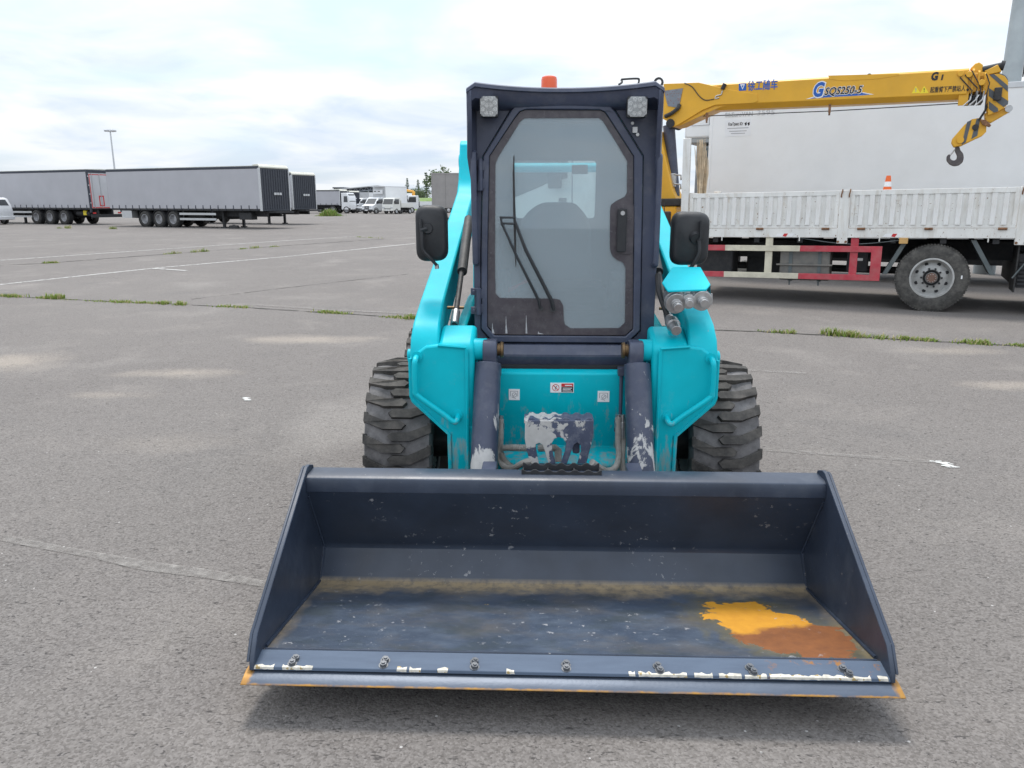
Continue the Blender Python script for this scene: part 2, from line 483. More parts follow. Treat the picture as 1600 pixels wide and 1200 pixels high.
strip('painted_line', [(-60, 451), (248, 418.4), (437, 402), (648, 380.5)], .13, M['line'], .004)
strip('painted_line', [(235, 419.5), (291, 423.2)], .13, M['line'], .008)
strip('painted_line', [(-60, 411), (289, 387), (433, 377), (560, 369)], .12, M['line'], .004)
strip('painted_line', [(400, 477), (520, 485), (650, 491)], .10, M['line_faint'], .008)
strip('painted_line', [(-150, 818), (0, 842), (230, 884), (420, 916), (560, 944)], .055, M['line_faint'], .004, .012)
strip('painted_line', [(1195, 703), (1460, 722)], .06, M['line_faint'], .004)
strip('painted_line', [(1140, 577), (1260, 584)], .08, M['line_faint'], .004)
strip('painted_line', [(140, 432), (190, 435)], .1, M['line_faint'], .004)
strip('ground_joint', [(-80, 459), (130, 469), (370, 480), (640, 497), (1000, 512), (1190, 518.5), (1600, 541.5), (1800, 552)], .05, M['joint'], .005, .012)
strip('ground_joint', [(-60, 417), (66, 412), (300, 394), (600, 373.5)], .10, M['joint'], .005, .05)
strip('ground_joint', [(300, 468), (430, 452), (640, 428)], .025, M['joint'], .005, .02)
# a scrap of old white stencil paint and two worn marks on the asphalt
def blotch(name, px, py, w, d, mat, z, seed):
    r = random.Random(seed); c = ground(px, py); m = MB()
    for k in range(5):
        cx, cy = c.x + r.uniform(-.1, .1) * w + (k - 2) * .1 * w, c.y - (k - 2) * d * .22
        pts = []
        n = 14
        for i in range(n):
            a = 2 * math.pi * i / n
            pts.append((cx + math.cos(a) * w * r.uniform(.22, .42), cy + math.sin(a) * d * r.uniform(.06, .13), z + .0004 * k))
        m.add(pts, [list(range(n))])
    return tag(m.build(name, mat), kind='structure')
M['stencil'] = worn_line_mat('stencil_paint', (.62, .62, .60), .38, .44, 30)
blotch('stencil_mark', 1477, 726, .13, .13, M['stencil'], .004, 3)
blotch('stencil_mark', 385, 624, .10, .10, M['stencil'], .004, 5)

# ------------------------------------------------------------------ weeds in the joints
def grass_mat(name, a, b, dry):
    n = NT(name)
    r = n.node('ShaderNodeNewGeometry').outputs['Random Per Island']
    c = n.mix(r, a, b)
    c = n.mix(n.step(n.math('FRACT', n.math('MULTIPLY', r, 7.3)), .72, .78), c, dry)
    d = n.bsdf(c, .65, 0, None, .3)
    t = n.node('ShaderNodeBsdfTranslucent', {'Color': c}).outputs[0]
    return n.end(n.node('ShaderNodeMixShader', {0: .3, 1: d, 2: t}).outputs[0])
M['grass'] = grass_mat('joint_grass', (.12, .20, .03), (.27, .33, .08), (.42, .36, .20))
M['grass_bank'] = grass_mat('bank_grass', (.10, .19, .03), (.19, .28, .06), (.28, .26, .10))
def blade(m, p, h, lean, w):
    a = rnd.uniform(0, 6.28); d = Vector((math.cos(a), math.sin(a), 0)); s = Vector((-d.y, d.x, 0)) * w
    q = p + d * lean * .35 + Vector((0, 0, h * .6)); t = p + d * lean + Vector((0, 0, h))
    m.add([p - s, p + s, q + s * .7, q - s * .7, t], [(0, 1, 2, 3), (3, 2, 4)])
def tufts(label, spans, seed):
    m = MB(); rnd.seed(seed)
    for (x0, y0, x1, y1, dens, h) in spans:
        A, B = ground(x0, y0), ground(x1, y1); L_ = (B - A).length
        n = max(8, int(L_ * dens * 2.0))
        centres = [(rnd.random(), rnd.uniform(.35, 1.0)) for _ in range(max(2, int(L_ * 4)))]
        for k in range(n):
            c, s = rnd.choice(centres)
            t = min(1, max(0, c + rnd.gauss(0, .10 / max(L_, .4))))
            p = A.lerp(B, t) + Vector((rnd.gauss(0, .02), rnd.gauss(0, .045), 0))
            hh = .95 * h * s * rnd.uniform(.35, 1.15)
            blade(m, p, hh, hh * rnd.uniform(.2, 1.1), rnd.uniform(.005, .011))
    o = m.build('weeds', M['grass'])
    return tag(o, label, 'weeds', kind='stuff')
tufts('low green weeds growing along the dark asphalt joint left of the loader',
      [(-40, 461, 40, 465, 130, .07), (40, 465, 95, 467, 260, .10), (100, 468, 170, 472, 60, .05), (172, 472, 205, 473, 190, .09), (205, 473, 262, 475, 240, .09),
       (278, 476, 300, 477, 300, .09), (310, 478, 385, 481, 110, .06), (482, 487, 548, 491, 200, .07), (596, 495, 628, 497, 200, .06), (628, 497, 648, 498, 420, .12)], 5)
tufts('bright green weeds growing along the asphalt joint beside the crane truck wheel',
      [(1186, 518, 1240, 521, 160, .06), (1286, 523, 1330, 526, 330, .12), (1330, 526, 1372, 528, 240, .09), (1372, 529, 1410, 531, 130, .07), (1412, 530, 1460, 533, 420, .11),
       (1460, 533, 1540, 538, 260, .08), (1540, 538, 1640, 543, 120, .06)], 6)
tufts('sparse weed tufts along the far joint beyond the white painted line',
      [(68, 411.5, 90, 411, 220, .16), (250, 398, 310, 394, 60, .12), (315, 393.5, 330, 393, 120, .16), (370, 390, 440, 385, 50, .12), (90, 357, 110, 357, 90, .25), (170, 358, 195, 358, 70, .2), (550, 370, 600, 373, 20, .1)], 7)
def weed_patch(label, px0, px1, py, h, n, seed):
    m = MB(); rnd.seed(seed); A, B = ground(px0, py), ground(px1, py)
    for k in range(n):
        t = min(1, max(0, rnd.gauss(.5, .2)))
        p = A.lerp(B, t) + Vector((0, rnd.gauss(0, .8), 0)); hh = h * math.exp(-((t - .5) / .33) ** 2) * rnd.uniform(.45, 1.1)
        blade(m, p, hh, hh * rnd.uniform(.1, .7), rnd.uniform(.02, .045))
    return tag(m.build('weeds', M['grass_bank']), label, 'weeds', kind='stuff')
weed_patch('clump of tall yellow-green weeds in front of the parked grey lorry', 494, 536, 337.5, .85, 900, 9)

# ------------------------------------------------------------------ trees
def leaf_mat(name, a, b):
    n = NT(name); r = n.node('ShaderNodeNewGeometry').outputs['Random Per Island']
    c = n.mix(r, a, b); d = n.bsdf(c, .6, 0, None, .3)
    t = n.node('ShaderNodeBsdfTranslucent', {'Color': c}).outputs[0]
    return n.end(n.node('ShaderNodeMixShader', {0: .25, 1: d, 2: t}).outputs[0])
M['leaf'] = leaf_mat('broad_leaves', (.075, .115, .05), (.14, .19, .085))
M['needle'] = leaf_mat('conifer_needles', (.06, .10, .06), (.11, .16, .09))
M['bark'] = paint('bark', (.10, .075, .055), .9, bump=.3)
def tree(label, loc, h, rad, kind, seed, cat='tree'):
    r = random.Random(seed)
    t = thing('broadleaf_tree' if kind == 'b' else 'conifer_tree', label, cat, loc, (0, 0, 0), 'trees beyond the parked vehicles')
    tr = MB(); tr.tube([(0, 0, -.1), (.03 * h * .1, 0, h * .45), (0, 0, h * .93)], [h * .022, h * .015, h * .004], 8)
    cr = MB()
    def leaf(p, s):
        u = Vector((r.gauss(0, 1), r.gauss(0, 1), r.gauss(0, 1))).normalized(); a, b = frame_axes(u)
        cr.add([p - a * s - b * s * .6, p + a * s - b * s * .6, p + a * s * .8 + b * s * .7, p - a * s * .8 + b * s * .7], [(0, 1, 2, 3)])
    if kind == 'b':
        for k in range(13):
            a = r.uniform(0, 6.28); z0 = h * r.uniform(.28, .6); e = Vector((math.cos(a) * rad * r.uniform(.5, .95), math.sin(a) * rad * r.uniform(.5, .95), z0 + h * r.uniform(.1, .36)))
            tr.tube([(0, 0, z0), tuple(e)], [h * .008, h * .003], 5)
            for j in range(4):
                c = e + Vector((r.gauss(0, rad * .18), r.gauss(0, rad * .18), r.gauss(0, h * .06)))
                for q in range(46):
                    leaf(c + Vector((r.gauss(0, rad * .13), r.gauss(0, rad * .13), r.gauss(0, rad * .10))), r.uniform(.011, .02) * h)
    else:
        z = h * .1
        while z < h * .97:
            rr = rad * (1 - z / h) ** .8 * r.uniform(.75, 1.15)
            for k in range(7):
                a = r.uniform(0, 6.28); e = Vector((math.cos(a) * rr, math.sin(a) * rr, z - rr * .28))
                tr.tube([(0, 0, z), tuple(e)], [h * .004, h * .001], 4)
                for q in range(16):
                    f = r.uniform(.15, 1); p = Vector((0, 0, z)).lerp(e, f) + Vector((r.gauss(0, .05), r.gauss(0, .05), r.gauss(0, .03))) * rad
                    leaf(p, r.uniform(.008, .015) * h)
            z += h * .05
    tr.build('trunk', M['bark'], t); cr.build('crown', M['leaf'] if kind == 'b' else M['needle'], t)
    return t
def on_ground(px, Y): return (at_depth(px, 316, Y).x, Y, 0)
tree('tall broadleaf tree rising behind the grey box trailer', on_ground(693, 120), 7.2, 2.0, 'b', 1)
tree('tallest conifer beside the grey box trailer', on_ground(667, 190), 8.6, 2.2, 'c', 2)
tree('narrow conifer standing behind the far shed eave', on_ground(654, 215), 7.6, 1.6, 'c', 3)
tree('slender conifer behind the flatbed lorry with yellow crane', on_ground(637, 215), 8.0, 1.5, 'c', 4)
tree('low round broadleaf tree between shed and conifers', on_ground(646, 185), 4.6, 3.0, 'b', 5)
tree('low broadleaf tree in front of the shed beside the box van', on_ground(559, 185), 4.0, 3.2, 'b', 6)
tree('small broadleaf tree behind the flatbed lorry cab', on_ground(629, 190), 5.2, 2.6, 'b', 8)
bank = MB()
A, B = on_ground(600, 150), on_ground(730, 150)
bank.loft([[(A[0], 146, -.1), (A[0], 149, 1.6), (A[0], 156, 2.2), (A[0], 175, -.1)], [(B[0], 146, -.1), (B[0], 149, 1.8), (B[0], 156, 2.4), (B[0], 175, -.1)]])
tag(bank.build('grass_bank', paint('bank_turf', (.13, .20, .05), .9, var=.3, vs=1.5, bump=.3, bs=5)), kind='structure')

# ================================================================== skid-steer loader
LF = Frame((.1745, 2.09, 0), R(-1.9))
LP = lambda px, py, y: LF.xz(px, py, y)
loader = thing('skid_steer_loader', 'teal and navy skid steer loader with wide black bucket facing the camera on bare asphalt', 'loader', LF.loc, LF.rot)

# ---- bucket
def bucket_mat():
    n = NT('bucket_paint'); X, Y, Z = n.xyz()[0], n.xyz()[1], n.xyz()[2]
    c = n.mix(n.step(n.noise(4, 6), .3, .7), (.022, .031, .050), (.038, .053, .084))
    # scuffing on the floor, and a lighter tone for the sky it reflects
    sc = n.noise(1, 7, .68, n.mapped((5, 9, 9)), .25)
    floor = n.math('MULTIPLY', n.step(Z, .20, .17), n.step(Y, .80, .78))
    c = n.mix(n.math('MULTIPLY', n.math('MULTIPLY', n.step(sc, .44, .72), floor), .8), c, (.115, .145, .19))
    c = n.mix(n.math('MULTIPLY', floor, .45), c, (.066, .086, .118))  # reflected sky put into the colour of the whole floor
    hz = n.math('MULTIPLY', n.step(n.noise(3.2, 6, .62, n.mapped((1, 1.8, 1), (4, 2, 0))), .46, .72), floor)
    c = n.mix(n.math('MULTIPLY', hz, .38), c, (.17, .135, .085))
    fine = n.math('MULTIPLY', n.step(n.noise(1, 5, .7, n.mapped((30, 90, 30)), .6), .60, .72), floor)
    c = n.mix(n.math('MULTIPLY', fine, .4), c, (.24, .28, .33))
    c = n.mix(n.math('MULTIPLY', n.math('MULTIPLY', n.step(n.noise(5, 6, .6, n.mapped((1, 1.6, 1), (2, 5, 0))), .52, .66), floor), .5), c, (.035, .045, .045))
    # tan silt left along the back of the floor
    edge = n.math('ADD', Y, n.math('MULTIPLY', n.math('SUBTRACT', n.noise(5, 7, .65), .5), .26))
    silt = n.math('MULTIPLY', n.step(edge, .665, .755), floor)
    sd = n.math('ADD', n.math('ABSOLUTE', X), n.math('MULTIPLY', n.math('SUBTRACT', n.noise(7, 6), .5), .10))
    silt2 = n.math('MULTIPLY', n.math('MULTIPLY', n.step(sd, .95, 1.0), floor), .6)
    c = n.mix(n.math('MULTIPLY', n.math('MAXIMUM', silt, silt2), n.step(n.noise(24, 6, .7), .22, .55)), c, n.mix(n.noise(9), (.24, .185, .11), (.44, .345, .22)))
    # rust patch near the right end of the floor
    px = n.math('SUBTRACT', X, .750); py = n.math('SUBTRACT', Y, .375)
    u = n.math('DIVIDE', n.math('ADD', px, n.math('MULTIPLY', py, .42)), .225); v = n.math('DIVIDE', py, .26)
    d = n.math('SQRT', n.math('ADD', n.math('MULTIPLY', u, u), n.math('MULTIPLY', v, v)))
    d = n.math('ADD', d, n.math('MULTIPLY', n.math('SUBTRACT', n.noise(9, 8, .66, None, .5), .5), 1.7))
    rust = n.math('MULTIPLY', n.step(d, .90, .86), floor)
    stain = n.math('MULTIPLY', n.step(d, 1.35, .9), floor)
    c = n.mix(n.math('MULTIPLY', stain, .40), c, (.16, .125, .025))
    ty = n.math('ADD', n.math('ADD', py, n.math('MULTIPLY', px, -.28)), n.math('MULTIPLY', n.math('SUBTRACT', n.noise(11, 6), .5), .12))
    rc = n.mix(n.step(ty, -.005, .03), n.mix(n.noise(20, 6, .65), (.085, .026, .008), (.27, .095, .022)), n.mix(n.noise(25, 4), (.42, .18, .010), (.60, .29, .018)))
    c = n.mix(rust, c, rc)
    # small pale knocks on the back plate
    k = n.math('MULTIPLY', n.step(n.noise(34, 6, .66), .625, .66), n.step(n.noise(2.6, 3), .46, .60))
    c = n.mix(n.math('MULTIPLY', k, .8), c, (.34, .34, .35))
    yb = n.math('MULTIPLY', n.math('MULTIPLY', n.step(n.noise(16, 4, .6, n.mapped((1, 1, 1), (5, 1, 0))), .735, .755), floor), .9)
    c = n.mix(yb, c, (.50, .33, .05))
    r = n.math('ADD', n.math('ADD', n.math('MULTIPLY', n.noise(12, 5), .22), .25), n.math('MULTIPLY', n.math('MAXIMUM', rust, silt), .4))
    nm = n.bump(n.math('ADD', n.math('MULTIPLY', n.noise(2.2, 3), 2.0), n.math('ADD', n.math('MULTIPLY', n.noise(90, 4), .12), n.math('MULTIPLY', rust, .25))), .12, .008)
    return n.end(n.bsdf(c, r, 0, nm, .5))
M['bucket'] = bucket_mat()
def plate_mat():
    n = NT('bucket_plate_paint')
    c = n.mix(n.step(n.noise(4, 6), .3, .7), (.022, .031, .050), (.036, .050, .080))
    c = n.mix(n.math('MULTIPLY', n.step(n.noise(1, 6, .65, n.mapped((8, 8, 5))), .52, .75), .35), c, (.09, .105, .13))
    c = n.mix(n.math('MULTIPLY', n.step(n.noise(45, 5, .62), .69, .72), .7), c, (.34, .33, .31))
    return n.end(n.bsdf(c, n.math('ADD', n.math('MULTIPLY', n.noise(12, 5), .22), .28), 0, n.bump(n.noise(90, 4), .08, .004), .5))
M['bucket_plate'] = plate_mat()
def edge_mat():
    n = NT('cutting_edge_steel'); X, Y, Z = n.xyz()[0], n.xyz()[1], n.xyz()[2]
    c = n.mix(n.noise(1, 6, .6, n.mapped((6, 40, 6))), (.045, .058, .085), (.10, .125, .165))
    f = n.step(n.math('ADD', Y, n.math('MULTIPLY', n.noise(24, 6, .7), .014)), .014, .009)
    e = n.step(n.math('ADD', n.math('ABSOLUTE', X), n.math('MULTIPLY', n.noise(30, 5), .05)), 1.025, 1.04)
    f = n.math('MULTIPLY', f, n.step(n.noise(9, 6, .7), .36, .56))
    c = n.mix(n.math('MAXIMUM', f, e), c, n.mix(n.noise(18, 4), (.17, .065, .022), (.50, .27, .04)))
    return n.end(n.bsdf(c, .42, .3, n.bump(n.noise(70, 5), .15, .003)))
M['cutting_edge'] = edge_mat()
def wear_mat():
    n = NT('wear_strip_paint')
    c = n.mix(n.noise(1, 6, .6, n.mapped((5, 30, 6))), (.050, .070, .108), (.10, .135, .19))
    c = n.mix(n.math('MULTIPLY', n.step(n.noise(22, 6, .65), .58, .66), n.step(n.xyz()[0], .55, .8)), c, n.mix(n.noise(30), (.16, .06, .02), (.34, .17, .05)))
    return n.end(n.bsdf(c, .6, 0, n.bump(n.noise(70, 4), .1, .003), .25))
M['wear'] = wear_mat()
def offset_poly(pts, t):
    out = []
    for i, p in enumerate(pts):
        a = Vector(pts[max(i - 1, 0)]); b = Vector(pts[min(i + 1, len(pts) - 1)]); d = (b - a).normalized()
        out.append((p[0] + d.y * t, p[1] - d.x * t))
    return pts + out[::-1]
A_, B_, C_, D_, E_, F_, G_ = (0, .125), (.062, .150), (.125, .165), (.795, .065), (.870, .180), (.690, .502), (.742, .573)
HW = 1.0
floor_back = [C_, (.74, .0735), (.765, .070), (.785, .074), (.800, .088), E_, (.872, .192), (.869, .206), (.70, .482), F_]
bucket = MB().prism(offset_poly(floor_back, .010), -HW, HW, 'x').build('bucket', M['bucket'], loader, ang=25)
lip = [(.690, .498), (.688, .536), (.694, .554), (.710, .563), (.80, .563), (.80, .552), (.712, .552), (.703, .542), (.701, .496)]
MB().prism(lip, -HW + .001, HW - .001, 'x').build('top_lip', M['bucket_plate'], bucket, .003)
MB().prism([(.690, .500), (.7145, .462), (.722, .466), (.698, .502)], -HW + .004, HW - .004, 'x').build('lip_stiffener', M['bucket'], bucket, .002)
side = [(.045, .146), (.050, .175), (.098, .246), (.722, .588), (.752, .590), (.80, .574), (.885, .20), (.885, .16), (.82, .045), (.76, .040), (.125, .140)]
for s in (-1, 1):
    o = MB().prism(side, s * (HW - .002), s * (HW + .014), 'x').build('side_plate', M['bucket_plate'], bucket, .003)
    # welded doubler bar along the front edge of the side plate
    bar = [(.050, .172), (.098, .246), (.722, .588), (.745, .589), (.735, .566), (.118, .226), (.085, .172)]
    MB().prism(bar, s * (HW + .0135), s * (HW + .024), 'x').build('edge_bar', M['bucket_plate'], bucket, .003)
    MB().tube([(s * (HW - .004), .125 + .03, .166), (s * (HW - .004), .66, .088), (s * (HW - .004), .79, .071), (s * (HW - .004), .868, .19), (s * (HW - .004), .70, .48)], .006, 6).build('weld_seam', M['bucket_plate'], bucket)
# wear strip bolted on the floor front and the cutting edge under it
MB().prism([(.046, .148), (.050, .158), (.125, .1715), (.132, .168), (.128, .150)], -1.012, 1.012, 'x').build('wear_strip', M['wear'], bucket, .002)
MB().prism([(0, .125), (.003, .1285), (.055, .1435), (.19, .1375), (.19, .118), (.05, .121), (.004, .122)], -1.028, 1.028, 'x').build('cutting_edge', M['cutting_edge'], bucket, .0015)
MB().tube([(-.99, .1315, .1700), (.99, .1315, .1700)], .0045, 6).build('weld_seam', M['bucket_plate'], bucket)
upper = [(461.8, 1026), (602, 1028.5), (742, 1031), (884.5, 1034.5), (1027.5, 1037.5), (1171.6, 1040), (1316.6, 1042)]
lower = [(454.5, 1038), (598, 1040), (741, 1042.5), (885, 1045), (1031.5, 1047), (1178, 1049.5), (1326.6, 1051)]
nut_me = None
for row, zz_ in ((upper, .173), (lower, .167)):
    for k, p in enumerate(row):
        h = LF.hit(p[0], p[1], 2, zz_)
        if nut_me is None:
            nb = MB().cyl((0, 0, -.006), (0, 0, .011), .0115, .0115, 6)
            nb.cyl((0, 0, -.006), (0, 0, .0015), .0155, .0155, 16).cyl((0, 0, .0), (0, 0, .0150), .0065, .006, 10)
            nut_me = nb.mesh('bolt', M['bolt'])
        y_ = min(max(h.y, .066), .118)
        z_ = .158 + (y_ - .05) * .18
        b = obj('bolt', nut_me, bucket); b.location = (h.x, y_, z_); b.rotation_euler = (R(10), 0, rnd.uniform(0, 1))
# flakes of white paint left on the front bevel of the wear strip
fl = MB(); rr = random.Random(4)
spans = [(391, 429, 1049), (440, 489, 1050), (619, 634, 1050), (640, 657, 1051), (683, 701, 1052.5), (792, 804, 1053.5), (981, 993, 1057), (997, 1072, 1058.5), (1086, 1114, 1060), (1124, 1158, 1061), (1165, 1199, 1062), (1202, 1362, 1063.5), (1371, 1387, 1065)]
for x0, x1, yy in spans:
    a = LF.hit(x0, yy, 1, .050).x; b = LF.hit(x1, yy, 1, .050).x
    n = max(3, int((b - a) / .010))
    top = [(a + (b - a) * i / n + rr.uniform(-.003, .003), .0512 + rr.uniform(.002, .012)) for i in range(n + 1)]
    # lies on the sloped upper face of the strip, 0.6 mm proud, and turns down over its front edge
    up = [(x, y, .158 + (y - .05) * .18 + .0009) for x, y in top]
    lo = [(x, .0492, .1585) for x, y in top]
    dn = [(x + rr.uniform(-.002, .002), .0470, .1500 + rr.uniform(0, .003)) for x, y in top]
    vs = up + lo + dn; m = n + 1
    fl.add(vs, [(i, i + 1, m + i + 1, m + i) for i in range(n)] + [(m + i, m + i + 1, 2 * m + i + 1, 2 * m + i) for i in range(n)])
tag(fl.build('white_paint_flakes', paint('flaked_white', (.54, .51, .44), .7, var=.25, vs=60, chips=.12, chipcol=(.33, .24, .10)), bucket), kind='stuff')
# toothed tread on top of the bucket: two wavy plates and their brackets
def wave_plate(x0, x1, zb, zt, amp, nw, y0, y1, name, mat):
    n = nw * 8; top = []
    for i in range(n + 1):
        t = i / n; ph = (t * nw) % 1
        w = min(1, max(0, 2.2 * (.5 - abs(ph - .5)) * 2 - .45))
        top.append((x0 + (x1 - x0) * t, zt - amp * w))
    return MB().prism([(x0, zb)] + top + [(x1, zb)], y0, y1, 'y').build(name, mat, bucket, .0008)
xl, _ = LP(815, 730, .76); xr, _ = LP(940, 730, .76)
wave_plate(xl, xr, .559, .583, .009, 6, .742, .748, 'tread_plate', M['black'])
wave_plate(xl + .004, xr - .006, .559, .595, .010, 6, .79, .796, 'tread_plate', M['black'])
for t in (0.02, .33, .66, .98):
    x = xl + (xr - xl) * t
    MB().box(x - .003, x + .003, .748, .79, .560, .576).build('tread_bracket', M['black'], bucket, .001)
# quick-attach frame behind the bucket
MB().box(-.56, .56, .895, .95, .14, .50).box(-.62, -.5, .90, 1.06, .15, .34).box(.5, .62, .90, 1.06, .15, .34).build('quick_attach_frame', M['navy'], loader, .01)
for s in (-1, 1):
    MB().box(s * .30 - .03, s * .30 + .03, .85, .99, .50, .53).build('latch_lever', M['navy'], loader, .004)

# ---- wheels
RAD, TW = .42, .31
def loader_tyre():
    m = MB()
    prof = [(.205, -.12), (.25, -.145), (.31, -.158), (.36, -.157), (.383, -.148), (.392, -.10), (.397, 0), (.392, .10), (.383, .148), (.36, .157), (.31, .158), (.25, .145), (.205, .12), (.20, 0)]
    m.lathe(prof, (0, 0, 0), (1, 0, 0), 72)
    nc = len(m.f)
    NL = 24; pitch = 2 * math.pi / NL
    pts = [(-.158, .047), (-.055, -.003), (.020, -.003), (.044, -.024), (.026, -.049), (-.066, -.049), (-.158, -.004)]
    cx = sum(p[0] for p in pts) / 7; cy = sum(p[1] for p in pts) / 7
    for side_ in (-1, 1):
        for k in range(NL):
            a0 = k * pitch + (pitch / 2 if side_ > 0 else 0)
            low, top = [], []
            for (t, c) in pts:
                def P(t, c, r):
                    a = a0 + c / RAD; x = t * -side_
                    return (x, -r * math.cos(a), r * math.sin(a))
                rt = RAD - .022 * (abs(t) / .155) ** 2.4
                low.append(P(t, c, .376)); top.append(P(cx + (t - cx) * .965, cy + (c - cy) * .86, rt))
            n = 7
            vs = low + top
            # shoulder buttress running down the sidewall
            m.add(vs, [list(range(n))[::-1], list(range(n, 2 * n))] + [[i, (i + 1) % n, n + (i + 1) % n, n + i] for i in range(n)])
            def Q(c, r, x):
                a = a0 + c / RAD; return (x * -side_, -r * math.cos(a), r * math.sin(a))
            m.add([Q(.045, .396, -.1575), Q(-.002, .396, -.1575), Q(-.006, .33, -.163), Q(.030, .33, -.163), Q(.045, .392, -.14), Q(-.002, .392, -.14), Q(-.006, .33, -.14), Q(.030, .33, -.14)],
                  [(0, 1, 2, 3), (4, 7, 6, 5), (0, 4, 5, 1), (1, 5, 6, 2), (2, 6, 7, 3), (3, 7, 4, 0)])
    me = bpy.data.meshes.new('tyre'); me.from_pydata(m.v, [], m.f)
    for p in me.polygons: p.material_index = 1 if p.index < nc else 0
    me.materials.append(M['tyre']); me.materials.append(M['groove'])
    bm = bmesh.new(); bm.from_mesh(me); bmesh.ops.recalc_face_normals(bm, faces=bm.faces); bm.to_mesh(me); bm.free()
    for p in me.polygons: p.use_smooth = True
    me.set_sharp_from_angle(angle=R(30))
    return me
tyre_me = loader_tyre()
rim = MB().lathe([(.208, -.13), (.218, -.125), (.20, -.08), (.19, -.03), (.10, -.01), (.0001, -.01), (.0001, .01), (.10, .01), (.19, .0), (.205, .10), (.215, .13), (.208, .13), (.19, .02)], (0, 0, 0), (1, 0, 0), 40, False)
for k in range(8):
    a = k * math.pi / 4; rim.cyl((-.035, .09 * math.cos(a), .09 * math.sin(a)), (-.0, .09 * math.cos(a), .09 * math.sin(a)), .012, n=6)
rim_me = rim.mesh('wheel', paint('rim_white', (.55, .55, .53), .5, dust=.4))
for s in (-1, 1):
    for y in (1.63, 2.70):
        w = obj('wheel', rim_me, loader); w.location = (s * .752 + .006, y, RAD)
        if s > 0: w.rotation_euler = (0, 0, math.pi)
        t = obj('tyre', tyre_me, w)
        if s > 0: t.rotation_euler = (0, 0, math.pi)

# ---- chassis
ch = MB().box(-.50, .50, 1.42, 3.40, .26, .74)
for s in (-1, 1):
    ch.cyl((s * .48, 1.63, RAD), (s * .74, 1.63, RAD), .085, .085, 16).cyl((s * .48, 2.70, RAD), (s * .74, 2.70, RAD), .085, .085, 16)
ch.build('chassis', M['dark_steel'], loader, .012)
# engine housing and side towers (teal)
MB().prism([(2.62, .70), (2.62, 1.36), (2.75, 1.42), (3.45, 1.42), (3.55, 1.30), (3.55, .55), (3.40, .45)], -.47, .47, 'x').build('engine_hood', M['teal'], loader, .02)
for s in (-1, 1):
    tw = [(3.52, .60), (3.52, 1.85), (3.42, 1.97), (3.20, 1.97), (2.92, 1.45), (2.80, .74)]
    MB().prism(tw, s * .49, s * .52, 'x').build('side_tower', M['teal'], loader, .006)
    fd = [(1.46, .74), (1.46, .86), (1.60, 1.02), (2.2, 1.08), (2.8, 1.08), (2.8, .74)]
    MB().prism(fd, s * .448, s * .50, 'x').build('body_side', M['teal'], loader, .012)
zc1 = LP(865, 254, 3.25)[1]; zc0 = LP(865, 268, 3.25)[1]
MB().prism([(3.25, zc0), (3.25, zc1 - .02), (3.29, zc1), (3.42, zc1), (3.42, zc0)], -.52, .52, 'x').build('rear_crossmember', M['teal'], loader, .012)

